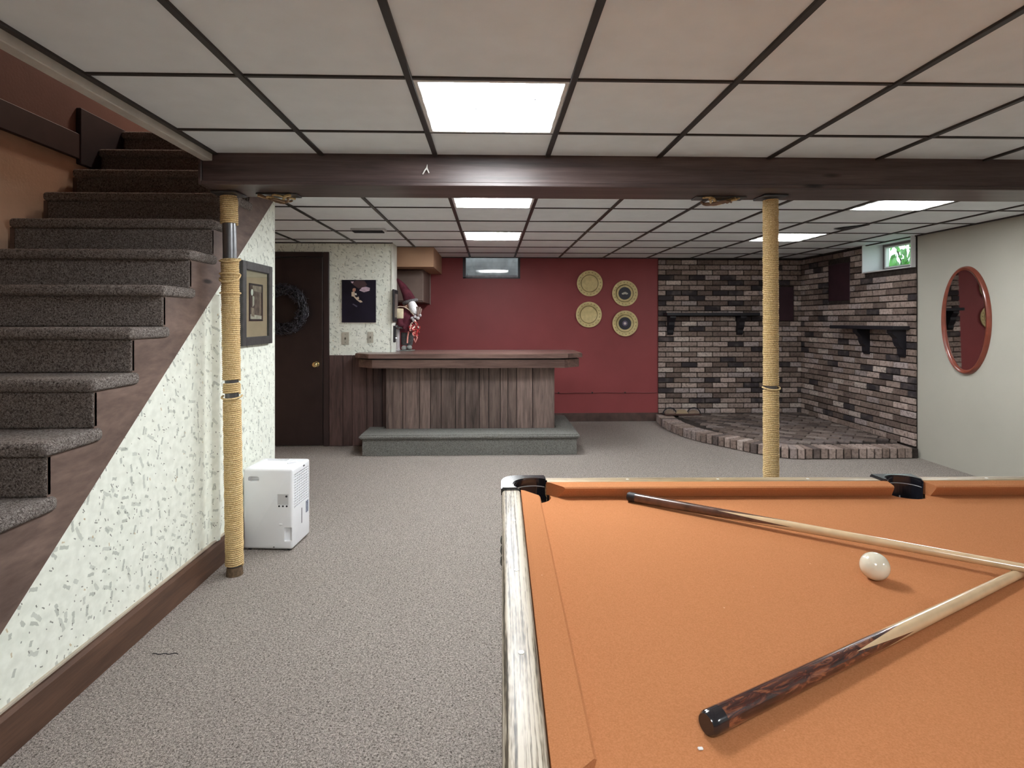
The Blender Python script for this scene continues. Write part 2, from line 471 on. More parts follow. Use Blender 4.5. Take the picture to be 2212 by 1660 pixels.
def bars(xs, y0, y1, ys, x0, x1, rear=False):
    for x in xs:
        a = 3.955 if rear and x < -1.36 else y0
        bb = bmnew(); box(bb, x-.0115, x+.0115, a, y1, CEIL-.003, CEIL+.024, .0015)
        mk('grid_bar', bb, TEE, ceiling)
    for y in ys:
        for a, c in zip([x0]+list(xs), list(xs)+[x1]):
            if rear and y < 3.95:
                if c < -1.3: continue
                a = max(a, -1.36)
            if c-a < .05: continue
            bb = bmnew(); box(bb, a+.0115, c-.0115, y-.0085, y+.0085, CEIL, CEIL+.024, .0015)
            mk('cross_bar', bb, TEE, ceiling)
f_rows = [y for y in rows if y < 2.8]
fy = [YF]+[y for y in f_rows if y > YF+.05]+[2.84]
lf = {(front_x.index(-.278) if -.278 in front_x else 2, fy.index(1.935))}
fi = min(range(len(front_x)), key=lambda i: abs(front_x[i]+.278))
fj = min(range(len(fy)), key=lambda j: abs(fy[j]-1.935))
fb = min(range(len(fy)), key=lambda j: abs(fy[j]+.845)); fr = min(range(len(front_x)), key=lambda i: abs(front_x[i]-2.502)); fc = fb
grid(front_x, fy, {(fi, fj), (fi, fb), (fr, fc)})
bars(front_x[1:-1], YF, 2.84, fy[1:-1], front_x[0], XR)
bb = bmnew(); box(bb, -1.357, -1.335, YF, 2.84, CEIL-.003, CEIL+.02); mk('edge_bar', bb, TEE, ceiling)
grid([XL, -1.93, -1.357], [YF, -1.8, -1.2, -.6, -.1], set())
ry = [3.11, 3.603, 4.159, 4.715, 5.271, 5.827, 6.383, 6.939, YB]
ri0 = min(range(len(rear_x)), key=lambda i: abs(rear_x[i]+.2775)); ri1 = min(range(len(rear_x)), key=lambda i: abs(rear_x[i]-2.5975))
rl = {(ri0, 1), (ri0, 4), (ri1, 1), (ri1, 4)}
def rhole(x0, x1, y0, y1):
    return x1 < -1.36 and y1 < 3.9
grid(rear_x, ry, rl, rhole)
bars(rear_x[1:-1], 3.11, YB, ry[1:-1], XL, XR, True)
for nm, bx in (('edge_bar', (XR-.022, XR, 3.11, YB)), ('edge_bar', (XR-.022, XR, YF, 2.84))):
    bb = bmnew(); box(bb, *bx, CEIL-.004, CEIL+.02); mk(nm, bb, TEE, ceiling)
bb = bmnew(); box(bb, -1.04, XR, YB-.02, YB, CEIL-.004, CEIL+.02); mk('edge_bar', bb, TEE, ceiling)
bb = bmnew(); box(bb, XL, -1.04, 6.06, 6.08, CEIL-.004, CEIL+.02); mk('edge_bar', bb, TEE, ceiling)

def ceiling_light(x0, x1, y0, y1, label, dm=None):
    cx, cy = (x0+x1)/2, (y0+y1)/2
    t = thing('ceiling_light', (cx, cy, CEIL), label, 'ceiling light', 'square fluorescent panels in the ceiling')
    x0 += .0125; x1 -= .0125; y0 += .0095; y1 -= .0095
    bb = bmnew(); f = .014
    box(bb, x0, x0+f, y0, y1, CEIL-.001, CEIL+.012); box(bb, x1-f, x1, y0, y1, CEIL-.001, CEIL+.012)
    box(bb, x0+f, x1-f, y0, y0+f, CEIL-.001, CEIL+.012); box(bb, x0+f, x1-f, y1-f, y1, CEIL-.001, CEIL+.012)
    mk('frame', bb, WHITE, t)
    bb = bmnew(); box(bb, x0+f, x1-f, y0+f, y1-f, CEIL+.004, CEIL+.008)
    mk('diffuser', bb, dm or DIFF, t)
    bb = bmnew(); box(bb, x0+.005, x1-.005, y0+.005, y1-.005, CEIL+.013, CEIL+.10)
    mk('housing', bb, WHITE, t)
    for sx, sy in ((.06, -.05), (-.06, .0), (.01, .0), (.16, -.10), (.12, .11)):
        bb = bmnew(); ball(bb, (cx+sx, cy+sy, CEIL+.0035), .004, 1.3, 1, .4, 1); mk('dead_fly', bb, DARKG, t)
    return t
ceiling_light(front_x[fi], front_x[fi+1], fy[fj], fy[fj+1], 'large lit square ceiling panel nearest the viewer, in front of the beam')
ceiling_light(front_x[fi], front_x[fi+1], fy[fb], fy[fb+1], 'added unseen ceiling panel behind the viewer that brightens the room')  # added out of view to brighten the front of the room
ceiling_light(front_x[fr], front_x[fr+1], fy[fc], fy[fc+1], 'added unseen ceiling panel behind the viewer, brightening the pool table side')  # second added panel, also unseen, for more light
ceiling_light(rear_x[ri0], rear_x[ri0+1], ry[1], ry[2], 'lit ceiling panel just behind the beam, centre of the room')
ceiling_light(rear_x[ri0], rear_x[ri0+1], ry[4], ry[5], 'lit ceiling panel over the bar, nearest the small back window')
ceiling_light(rear_x[ri1], rear_x[ri1+1], ry[1], ry[2], 'lit ceiling panel at the right, just behind the beam above the mirror side')
ceiling_light(rear_x[ri1], rear_x[ri1+1], ry[4], ry[5], 'weakly lit ceiling panel at the right, nearest the brick corner', DIFF2)

# air register and a dark sheet for the shade in a slipped tile's gap
t = thing('ceiling_vent', (-1.10, 5.30, CEIL), 'small dark air register in the ceiling above the bar end', 'vent')
bb = bmnew(); box(bb, -1.25, -.95, 5.12, 5.24, CEIL-.012, CEIL+.004, .002); mk('frame', bb, PLASTIC_G, t)
for i in range(6):
    bb = bmnew(); y = 5.13+.018*i; prism(bb, [(y, CEIL-.013), (y+.012, CEIL-.022), (y+.014, CEIL-.020), (y+.002, CEIL-.011)], -1.24, -.97, 'x'); mk('slat', bb, DARKG, t)
o = mk('gap_shade_sheet', (lambda q: (prism(q, [(3.02, 4.98), (3.19, 4.75), (3.175, 5.05)], CEIL-.006, CEIL-.002, 'z'), q)[1])(bmnew()), DARKG, ceiling)  # dark sheet under the tiles, painting the shade of an open gap

# stair wall (wallpapered), with its ridge and baseboard
WS = -1.475
sl = lambda y: .385+.811*(y-1.75)
b = bmnew()
prism(b, [(1.20, 0), (3.95, 0), (3.95, 2.15), (3.90, 2.15), (1.32, sl(1.32)+.06), (1.20, .06)], WS-.06, WS, 'x')
struct('wall_stair', b, WALLP_X, 'cream wallpapered triangular wall below the staircase')
b = bmnew(); box(b, WS-.06, WS+.001, 3.945, 3.955, 0, 2.13, .001)
struct('trim_4', b, plain('cream_corner_bead', (.66, .67, .60), .5), 'cream corner bead at the end of the stair wall')
b = bmnew()
prism(b, [(WS, 3.075), (WS+.006, 3.09), (WS+.017, 3.110), (WS+.021, 3.122), (WS+.017, 3.134), (WS+.004, 3.15), (WS, 3.17)], .142, sl(3.07), 'z')
for v in b.verts: v.co = Vector((v.co.x, v.co.y, v.co.z))
smooth_by_angle(struct('trim_5', b, WALLP_X, 'papered-over vertical ridge in the stair wall beside the pole'), 60)
b = bmnew(); prism(b, [(WS, 0), (WS+.024, 0), (WS+.024, .125), (WS+.016, .138), (WS, .142)], 1.10, 3.95, 'y')
base_l = struct('baseboard_left', b, BASEW, 'reddish brown wooden baseboard under the wallpapered stair wall')
b = bmnew(); box(b, WS, WS+.012, 1.10, 3.95, .1425, .150); mk('cap_strip', b, plain('raw_edge', (.42, .36, .29), .7), base_l)

# partition wall with the door
PY = 6.08
b = bmnew(); box(b, XL, -1.045, PY, PY+.26, 0, 2.15)
struct('wall_partition', b, WALLP_Y, 'wallpapered partition wall beside the bar')
b = bmnew(); box(b, -1.062, -1.040, PY-.004, PY+.262, .955, 2.135, .003)
struct('trim_6', b, plain('cream_trim', (.68, .69, .62), .5), 'cream trim on the end of the partition wall')
b = bmnew(); box(b, -1.04, XR, YB-.014, YB, 0, .11, .003)
struct('baseboard_back', b, plain('scuffed_base', (.075, .042, .034), .7, var=.3), 'low dark baseboard along the red wall')

d = tag(thing('door_1', (-2.1, PY, 0), 'very dark stained door holding the twig wreath', 'door'), 'very dark stained door holding the twig wreath', kind='structure')
del d['category']
b = bmnew(); box(b, -2.49, -1.765, PY-.03, PY+.0, .01, 1.975, .003); leafo = mk('door_leaf', b, DOORW, d)
b = bmnew(); box(b, -1.762, -1.700, PY-.022, PY+.0, 0, 2.035, .004); mk('door_casing', b, plain('casing_stain', (.034, .019, .018), .45), d)
b = bmnew(); box(b, -2.49, -1.765, PY-.022, PY+.0, 1.98, 2.035, .004); mk('door_casing', b, DOORW, d)
kb = bmnew(); M = Matrix.Translation((-1.826, PY-.03, .86)) @ Matrix.Rotation(PI/2, 4, 'X')
lathe(kb, [(0, 0), (.030, 0), (.030, .006), (.012, .010), (.011, .03), (.024, .038), (.030, .052), (.026, .066), (.012, .072), (0, .073)], M, 24)
o = smooth_by_angle(mk('door_knob', kb, plain('polished_brass', (.75, .60, .30), .18, metal=.9), leafo)); o['label'] = 'brass door knob'

# wainscot of vertical boards
t = thing('wainscot', (-1.4, PY, 0), 'dark vertical board wainscot between the door and the bar', 'wainscot')
b = bmnew(); box(b, -1.70, -1.045, PY-.008, PY-.001, 0, .945); mk('backing', b, BLACK, t)
ed = [-1.698, -1.556, -1.459, -1.308, -1.240, -1.145, -1.045]
for a, c in zip(ed[:-1], ed[1:]):
    b = bmnew(); box(b, a+.002, c-.002, PY-.024-random.uniform(0, .004), PY-.008, .003, .953, .003); mk('plank', b, PLANKD, t)

# soffit and wall cabinet behind the partition
b = bmnew(); box(b, XL, -.645, 6.40, YB, 1.913, CEIL+.01)
struct('trim_7', b, SOFFIT, 'tan boxed soffit under the ceiling beside the bar')
t = thing('wall_cabinet', (-1.3, 7.0, 1.53), 'brown wall cabinet under the tan soffit', 'cabinet')
b = bmnew(); box(b, -1.75, -.795, 6.72, YB-.002, 1.53, 1.911, .003); mk('body', b, CABW, t)
b = bmnew(); box(b, -1.17, -.80, 6.70, 6.72, 1.545, 1.90, .004); mk('door', b, CABW, t)
b = bmnew(); box(b, -1.72, -1.18, 6.70, 6.72, 1.545, 1.90, .004); mk('door', b, CABW, t)
b = bmnew(); box(b, -.795, -.787, YB-.03, YB-.002, 1.52, 1.911); mk('scribe_strip', b, plain('pale_scribe', (.3, .23, .2), .6), t)

# beam
t = thing('ceiling_beam', (1.3, 2.97, 1.98), 'dark stained boxed wooden beam crossing the whole ceiling', 'beam')
b = bmnew(); box(b, -1.41, XR, 2.842, 2.862, 2.0, 2.155, .002); mk('front_board', b, BEAMW, t)
b = bmnew(); box(b, -1.41, XR, 2.830, 3.112, 1.980, 2.0, .003); mk('bottom_board', b, BEAMW, t)
b = bmnew(); box(b, -1.41, XR, 3.09, 3.11, 2.0, 2.155, .002); mk('back_board', b, BEAMW, t)
b = bmnew(); box(b, -1.425, -1.41, 2.832, 3.11, 1.98, 2.155, .002); mk('end_board', b, BEAMW, t)

# ------------------------------------------------------------------ staircase
RISE, RUN, NY9 = .1845, .2225, 2.79
noseY = lambda n: NY9+(n-9)*RUN
SX0, SX1 = -2.475, -1.440
t = thing('staircase', (-1.95, 2.5, 0), 'carpeted open-sided staircase climbing behind the wallpapered wall', 'staircase')
NS = 14
pts = []
for n in range(1, NS+1):
    yr = noseY(n)+.030
    pts.append((yr, max(0, (n-1)*RISE-.045) if n > 1 else 0)); pts.append((yr, n*RISE-.045))
top = pts[-1]
pts += [(4.35, top[1]), (4.35, sl(4.35)), (1.275, 0)]
b = bmnew(); prism(b, pts, WS+.0005, WS+.017, 'x'); mk('stringer', b, STRW, t)
b = bmnew(); prism(b, pts, SX0-.012, SX0+.01, 'x'); mk('stringer', b, STRW, t)
SHADED_CARP = carpet_mat('shaded_stair_carpet', (.05, .038, .034), (.265, .228, .208), (.55, .495, .455))  # floor carpet darkened, the stair shade put into its colours
for n in range(1, NS+1):
    y0 = noseY(n); z = n*RISE
    y1 = y0+RUN+.06 if n < NS else 5.5
    x1 = SX1
    b = bmnew(); box(b, SX0, x1, y0, y1, z-.050, z, .019, 4)
    tr = smooth_by_angle(mk('tread', b, SHADED_CARP, t), 50)
    b = bmnew(); box(b, SX0+.012, x1-.018, y0+.026, y0+.050, z-RISE+.001, z-.048, .006, 2)
    mk('riser', b, SHADED_CARP, t)
b = bmnew(); prism(b, [(noseY(1)+.06, 0.0), (4.3, sl(4.3)+.02), (4.3, sl(4.3)-.01), (noseY(1)+.10, 0)], SX0+.02, WS-.08, 'x'); mk('soffit_panel', b, BLACK, t)

# ------------------------------------------------------------------ rope-wrapped poles
def coil(bm, x0, y0, x1, y1, z0, z1, R, r, seg=14, zb=0.0, zt=1.98):
    turns = max(1, int(round((z1-z0)/(2*r*.97)))); n = turns*seg
    def ax(z):
        f = (z-zb)/(zt-zb); return x0+(x1-x0)*f, y0+(y1-y0)*f
    P = []
    for i in range(n+1):
        z = z0+(z1-z0)*i/n; a = 2*PI*i/seg; cx, cy = ax(z)
        rr = R+.0007*math.sin(i*.37)+.0006*math.sin(i*.053)
        P.append((cx+rr*math.cos(a), cy+rr*math.sin(a), z))
    tube(bm, P, r, 6)
def pole(xb, yb, xt, yt, Rp, sections, r, label, loops=(), dirt=False):
    t = thing('support_pole', (xb, yb, 0), label, 'pole')
    b = bmnew(); tube(b, [(xb, yb, 0), (xt, yt, 1.98)], Rp, 28); smooth_by_angle(mk('pipe', b, PIPE, t))
    for z0, z1, extra in sections:
        b = bmnew(); coil(b, xb, yb, xt, yt, z0+r, z1-r, Rp+r+extra, r)
        smooth_by_angle(mk('rope_wrap', b, ROPE, t), 80)
    for z, tilt, a0, a1, R2 in loops:
        b = bmnew(); P = []
        f = z/1.98; cx, cy = xb+(xt-xb)*f, yb+(yt-yb)*f
        for i in range(29):
            a = a0+(a1-a0)*i/28
            bul = 1+.16*math.sin(PI*i/28)**2*(R2 > .5)
            P.append((cx+(Rp+2.7*r)*bul*math.cos(a), cy+(Rp+2.7*r)*bul*math.sin(a), z+tilt*math.sin(a)))
        tube(b, P, r, 7); smooth_by_angle(mk('loose_loop', b, ROPE, t), 80)
    if dirt:
        b = bmnew(); tube(b, [(xb, yb, 0), (xb, yb, .045)], [Rp+.008, Rp+.004], 28); mk('worn_foot', b, plain('rope_stain', (.13, .085, .05), .95, var=.4, vs=60), t)
    b = bmnew(); box(b, xt-.065, xt+.065, yt-.065, yt+.065, 1.968, 1.979, .002); mk('cap_plate', b, PIPE, t)
    return t
pole(-1.332, 3.02, -1.362, 3.02, .0335,
     [(1.812, 1.966, 0), (1.004, 1.640, .001), (.936, .998, 0), (.045, .912, .0015)], .0052,
     'rope-wrapped pole with a bare grey gap, beside the staircase',
     loops=[(1.632, .012, -2.6, .9, 1), (1.545, .03, -2.9, .4, 1), (1.46, .0, -3.0, .3, 0), (1.56, 0, -3.3, .0, 0), (.925, .010, -3.3, .3, 0)], dirt=True)
pole(1.492, 3.02, 1.488, 3.02, .0305, [(.965, 1.966, 0), (.0, .953, .001)], .0050,
     'rope-wrapped pole standing between the pool table and the brick corner',
     loops=[(.962, .010, -3.2, .2, 0)])
def rope_bundle(cx, cy, label, tint, seed, w):
    rnd = random.Random(seed)
    t = thing('rope_bundle', (cx, cy, 1.98), label, 'rope', 'loose rope tucked under the beam')
    for i in range(5):
        b = bmnew(); P = []
        ph = rnd.uniform(0, 6); a = w*rnd.uniform(.6, 1.0); q = rnd.uniform(.25, .5)
        for k in range(25):
            s = k/24
            P.append((cx-a+2*a*s, cy+.06*math.sin(PI*s*2+ph), 1.970-.006*i*.5-.045*q*math.sin(PI*s)*rnd.uniform(.9, 1.1)*(1 if i % 2 else .3)))
        tube(b, P, .0055+.001*(i % 3), 7); smooth_by_angle(mk('strand', b, tint if i % 2 else ROPE, t), 80)
    b = bmnew(); box(b, cx-w*1.2, cx+w*1.25, cy-.04, cy+.05, 1.9725, 1.979, .001); mk('steel_plate', b, PIPE, t)
rope_bundle(-1.12, 3.05, 'frayed rope bundle under the beam beside the stair-side pole', plain('old_rope', (.20, .12, .07), .9), 3, .085)
rope_bundle(1.22, 3.05, 'frayed rope bundle under the beam left of the pole by the pool table', plain('old_rope_brown', (.22, .13, .09), .9), 5, .11)
# little hook on the beam
t = thing('beam_hook', (-.32, 2.84, 2.05), 'small white forked hook stuck on the beam', 'hook')
b = bmnew(); tube(b, [(-.316, 2.832, 2.085), (-.318, 2.826, 2.066)], [.0015, .004], 7)
tube(b, [(-.318, 2.826, 2.066), (-.327, 2.826, 2.056), (-.338, 2.824, 2.035)], [.004, .0035, .003], 7)
tube(b, [(-.318, 2.826, 2.066), (-.313, 2.826, 2.055), (-.307, 2.826, 2.042)], [.004, .0035, .003], 7)
smooth_by_angle(mk('prongs', b, WHITE, t))

# ------------------------------------------------------------------ bar
BY = 5.95
t = thing('bar_counter', (-.2, 6.2, 0), 'wooden home bar with plank front and dark overhanging top', 'bar')
b = bmnew(); box(b, -1.085, .640, BY+.014, 6.045, .0, .90); box(b, -1.03, .640, 6.045, 6.42, .0, .90); mk('carcass', b, BLACK, t)
px = [535, 660, 785, 865, 945, 1052, 1122, 1228, 1298, 1385, 1440, 1507, 1625, 1785]
ex = [(-1.09)+(.646+1.09)*(p-535)/1250 for p in px]
for a, c in zip(ex[:-1], ex[1:]):
    b = bmnew(); box(b, a+.0025, c-.0025, BY-random.uniform(0, .005), BY+.014, .19, .90, .003); mk('plank', b, PLANKW, t)
b = bmnew(); box(b, .640, .654, BY+.016, 6.42, .19, .90, .002); mk('side_board', b, PLANKW, t)
def barpoly(e, ch=.17):
    x0, x1, y0, y1 = -1.385+e, .930-e, 5.70+e, 6.50
    return [(x0, 6.045), (x0, y0+ch), (x0+ch, y0), (x1-ch, y0), (x1, y0+ch), (x1, y1-ch*.6), (x1-ch*.6, y1), (-1.02, y1), (-1.02, 6.045)]
b = bmnew(); prism(b, barpoly(.0), .940, .985, 'z'); bmesh.ops.bevel(b, geom=[e for e in b.edges if abs(e.verts[0].co.z-.985) < 1e-4 and abs(e.verts[1].co.z-.985) < 1e-4 and len(e.link_faces) == 2 and e.calc_face_angle(0) > .5], offset=.006, segments=2, affect='EDGES')
mk('counter_top', b, BARW, t)
b = bmnew(); prism(b, barpoly(.045), .925, .940, 'z'); mk('shadow_layer', b, BLACK, t)  # black layer painting the shadow line between top and apron
b = bmnew(); prism(b, barpoly(.030), .842, .925, 'z'); mk('apron', b, BARW, t)
# carpeted step round the bar
t = thing('bar_step', (-.2, 5.8, 0), 'grey carpeted foot step running along the front of the bar', 'step')
GCARP = carpet_mat('grey_step_carpet', (.10, .095, .088), (.265, .262, .245), (.42, .42, .39))
def steppoly(e):
    return [(-1.285+e, 6.052), (-1.285+e, 5.585+e), (.865-e, 5.585+e), (.865-e, 6.72), (.658, 6.72), (.658, 5.938), (-1.10, 5.938), (-1.10, 6.052)]
b = bmnew(); prism(b, steppoly(.03), 0.001, .165, 'z'); mk('step_face', b, GCARP, t)
b = bmnew(); prism(b, steppoly(.0), .160, .205, 'z')
bmesh.ops.bevel(b, geom=[e for e in b.edges if len(e.link_faces) == 2 and e.calc_face_angle(0) > .5], offset=.015, segments=3, affect='EDGES')
smooth_by_angle(mk('step_top', b, GCARP, t), 60)

# ------------------------------------------------------------------ back wall things
def wallY(x, y): # pixel -> X,Z on the back wall
    u = (x-1100)/FPX; tt = (YB-.02)/(math.cos(YAW)-u*math.sin(YAW))
    return tt*(u*math.cos(YAW)+math.sin(YAW)), HC+(692-y)/FPX*tt
def plate(px_, py_, label, centre):
    x, z = wallY(px_, py_)
    t = thing('brass_plate', (x, YB-.03, z), label, 'plate', 'round brass plates on the red wall')
    M = Matrix.Translation((x, YB-.001, z)) @ Matrix.Rotation(PI/2, 4, 'X')
    b = bmnew(); lathe(b, [(0, .004), (.10, .004), (.113, .010), (.120, .016), (.160, .026), (.168, .024), (.168, .018), (.12, .004), (.11, .0), (0, 0)], M, 48)
    smooth_by_angle(mk('dish', b, BRASS, t), 30)
    b = bmnew(); lathe(b, [(.1085, .0105), (.1085, .0125), (.1135, .0145), (.1135, .012)], M, 48); mk('groove_ring', b, BRASSD, t)
    for k in range(20):
        a = 2*PI*k/20+.08
        b = bmnew(); lathe(b, [(0, .0), (.0050, 0), (.0050, .0035), (0, .0045)], M @ Matrix.Translation((.142*math.cos(a), .142*math.sin(a), .0205)), 8)
        mk('rim_stud', b, BRASSD, t)
    if centre:
        b = bmnew(); lathe(b, [(0, .009), (.082, .009), (.082, .004)], M, 40); t = mk('centre_disc', b, plain('navy_disc', (.013, .012, .022), .4), t)
        b = bmnew()
        if centre == 'car':
            for sx, sz, r in ((-.022, -.004, .020), (.0, .003, .024), (.024, -.003, .020), (.010, .010, .014)):
                ball(b, (x+sx, YB-.011, z+sz), r, 1.0, .12, .62, 2)
            mk('emblem', b, plain('cream_emblem', (.45, .42, .36), .5), t)
        else:
            lathe(b, [(0, .0115), (.012, .0112), (.018, .010), (.018, .008)], M, 24); mk('emblem', b, plain('pink_emblem', (.72, .62, .60), .5), t)
            b = bmnew(); lathe(b, [(.018, .0098), (.036, .0095), (.036, .008)], M, 24); mk('emblem_ring', b, plain('violet_ring', (.12, .09, .15), .5), t)
plate(1274, 612.5, 'plain brass plate, upper of the two on the left', None)
plate(1272, 680, 'plain brass plate, lower of the two on the left', None)
plate(1350, 634, 'brass plate with a dark centre and pale car-like shape', 'car')
plate(1350.5, 699, 'brass plate with a dark centre and a pink dot', 'dot')

t = thing('wall_cable', (1.2, YB, .37), 'thin red painted cable clipped along the red wall', 'cable')
RCAB = plain('red_cable_paint', (.17, .028, .03), .5)
b = bmnew(); tube(b, [(.66+1.5*i/20, YB-.008, .372+.003*math.sin(i*1.3)) for i in range(21)], .0045, 8); smooth_by_angle(mk('wire', b, RCAB, t))
for cx in (.87, 1.31, 1.74):
    b = bmnew(); box(b, cx-.010, cx+.010, YB-.018, YB-.001, .366, .384, .003); mk('clip', b, DOORW, t)

# window in the back wall
def window(name, label): 
    o = bpy.data.objects.new(name, None); C.objects.link(o); tag(o, label, kind='structure'); return o
w1 = window('window_1', 'small dark basement window high in the red wall'); w1.location = (0, YB, WZ0)
FR = plain('dark_window_frame', (.035, .030, .035), .45)
STEEL = plain('galvanised_well', (.42, .44, .45), .5, metal=.3, var=.2)
b = bmnew(); box(b, WX0, WX0+.035, YB-.006, YB+.12, WZ0, CEIL); box(b, WX1-.025, WX1, YB-.006, YB+.12, WZ0, CEIL); box(b, WX0, WX1, YB-.006, YB+.12, WZ0, WZ0+.016)
mk('window_frame', b, FR, w1)
b = bmnew(); box(b, WX0+.035, WX1-.025, YB+.07, YB+.085, WZ0+.016, WZ0+.045, .002); mk('sash', b, plain('worn_sash', (.38, .37, .40), .5, var=.3, vs=20), w1)
b = bmnew(); box(b, WX0+.035, WX1-.025, YB+.075, YB+.080, WZ0+.045, CEIL+.03); mk('pane', b, GLASS, w1)
b = bmnew(); box(b, WX0+.05, WX0+.054, YB+.06, YB+.072, WZ0+.02, WZ0+.07); mk('latch', b, BLACK, w1)
# window well outside
t = thing('window_well', (0, 7.9, 1.7), 'grey metal window well outside the back window', 'window well')
b = bmnew(); P = []
n = 16
prev = None
for i in range(n+1):
    a = PI*i/n; x = .62*math.cos(a); y = YB+.2+.55*math.sin(a)
    P.append((x, y))
for i in range(n):
    (xa, ya), (xb, yb) = P[i], P[i+1]
    bb2 = [b.verts.new(p) for p in ((xa, ya, 1.55), (xb, yb, 1.55), (xb, yb, 2.42), (xa, ya, 2.42))]; b.faces.new(bb2)
mk('well_wall', b, STEEL, t)
b = bmnew(); box(b, -.62, .62, YB+.2, YB+.78, 1.50, 1.55); mk('well_floor', b, plain('gravel', (.25, .24, .22), .9, var=.5, vs=40), t)

# window in the right wall
w2 = window('window_2', 'small bright window with a deep white reveal above the bricks'); w2.location = (XR, 5.77, RZ0)
RV = plain('white_reveal', (.78, .79, .80), .6, var=.02)
D = .235
b = bmnew(); box(b, XR-.055, XR+D, RY1-.012, RY1, RZ0, CEIL+.02); mk('reveal_side', b, RV, w2)
b = bmnew(); box(b, XR-.055, XR+D, RY0, RY0+.012, RZ0, CEIL+.02); mk('reveal_side', b, RV, w2)
b = bmnew(); box(b, XR-.055, XR+D, RY0+.012, RY1-.012, RZ0, RZ0+.012, .002); mk('window_sill', b, RV, w2)
b = bmnew(); box(b, XR-.05, XR+D, RY0+.012, RY1-.012, CEIL+.008, CEIL+.02); mk('reveal_top', b, RV, w2)
b = bmnew(); xf = XR+.17
box(b, xf, xf+.04, RY1-.045, RY1-.012, RZ0+.012, CEIL+.008); box(b, xf, xf+.04, RY0+.012, RY0+.045, RZ0+.012, CEIL+.008)
box(b, xf, xf+.04, RY0+.045, RY1-.045, RZ0+.012, RZ0+.05); box(b, xf, xf+.04, RY0+.045, RY1-.045, CEIL-.02, CEIL+.008)
mk('window_frame', b, plain('grey_brown_frame', (.16, .13, .13), .5), w2)
b = bmnew(); xs = xf+.008
box(b, xs-.012, xs+.02, RY1-.062, RY1-.045, RZ0+.05, CEIL-.02); box(b, xs-.012, xs+.02, RY0+.045, RY0+.062, RZ0+.05, CEIL-.02)
box(b, xs-.012, xs+.02, RY0+.062, RY1-.062, RZ0+.05, RZ0+.064); box(b, xs-.012, xs+.02, RY0+.062, RY1-.062, CEIL-.034, CEIL-.02)
mk('sash', b, WHITE, w2)
b = bmnew(); box(b, xs, xs+.004, RY0+.062, RY1-.062, RZ0+.064, CEIL-.034); mk('pane', b, GLASS, w2)
# shrub outside
t = thing('garden_shrub', (5.2, 6.9, 1.7), 'green leafy shrub outside the bright window', 'shrub')
rnd = random.Random(11)
b = bmnew()
for i in range(260):
    y = rnd.gauss(6.9, .45); z = 1.95+abs(rnd.gauss(0, .22)); x = rnd.uniform(5.0, 5.5)
    s = rnd.uniform(.04, .09); a = rnd.uniform(0, 6.3); e = rnd.uniform(-.8, .8)
    ux = Vector((math.cos(a)*.3, math.cos(a), math.sin(a))); uy = Vector((e, -math.sin(a), math.cos(a)))
    c = Vector((x, y, z))
    vs = [b.verts.new(c+ux*s*p+uy*s*q) for p, q in ((-1, 0), (-.3, .45), (.5, .35), (1.1, 0), (.5, -.35), (-.3, -.45))]
    b.faces.new(vs)
leaf = mk('foliage', b, plain('leaf_green', (.16, .46, .10), .5, var=.5, vs=12), t)
b = bmnew(); tube(b, [(5.2, 6.9, 1.6), (5.2, 6.75, 2.0), (5.25, 6.35, 2.35)], [.02, .014, .008], 7); tube(b, [(5.2, 6.9, 1.6), (5.2, 7.2, 2.2)], [.018, .008], 7)
mk('stem', b, plain('twig_bark', (.06, .045, .03), .8), t)
t = thing('garden_fence', (6.4, 7.6, 1.6), 'teal board fence outside beyond the shrub', 'fence')
for i in range(8):
    b = bmnew(); y = 7.05+.16*i; box(b, 6.4, 6.43, y, y+.152, 1.6, 2.62, .004); mk('board', b, plain('teal_stain', (.10, .42, .36), .7), t) if i == 0 else mk('board', b, bpy.data.materials['teal_stain'], t)
b = bmnew(); box(b, 4.36, 9, 3.5, 11, 1.55, 1.60); struct('ground_outside', b, plain('lawn', (.10, .25, .06), .9, var=.4, vs=8), 'strip of lawn outside the right window')

# ------------------------------------------------------------------ brick corner
def chamfer_brick(name, L, H, Dp, bev=.004):
    b = bmnew(); box(b, -L/2, L/2, -Dp/2, Dp/2, -H/2, H/2, bev, 1)
    me = bpy.data.meshes.new(name); b.to_mesh(me); b.free(); me.materials.append(BRICK); return me
BL, BH, BD, MJ = .195, .0565, .022, .0105
BM_ = chamfer_brick('brick', BL, BH, BD)
PAL = [((.44, .345, .305), 5), ((.34, .26, .225), 7), ((.245, .182, .152), 7), ((.15, .108, .092), 5), ((.046, .038, .042), 4), ((.56, .47, .42), 2), ((.38, .315, .30), 5)]
def bcol(r):
    pool = [c for c, w in PAL for _ in range(w)]
    c = r.choice(pool); f = r.uniform(.85, 1.15)
    return tuple(x*f for x in c)
X0B = 2.17
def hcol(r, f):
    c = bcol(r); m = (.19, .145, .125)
    return tuple((.55*a+.45*q)*f for a, q in zip(c, m))
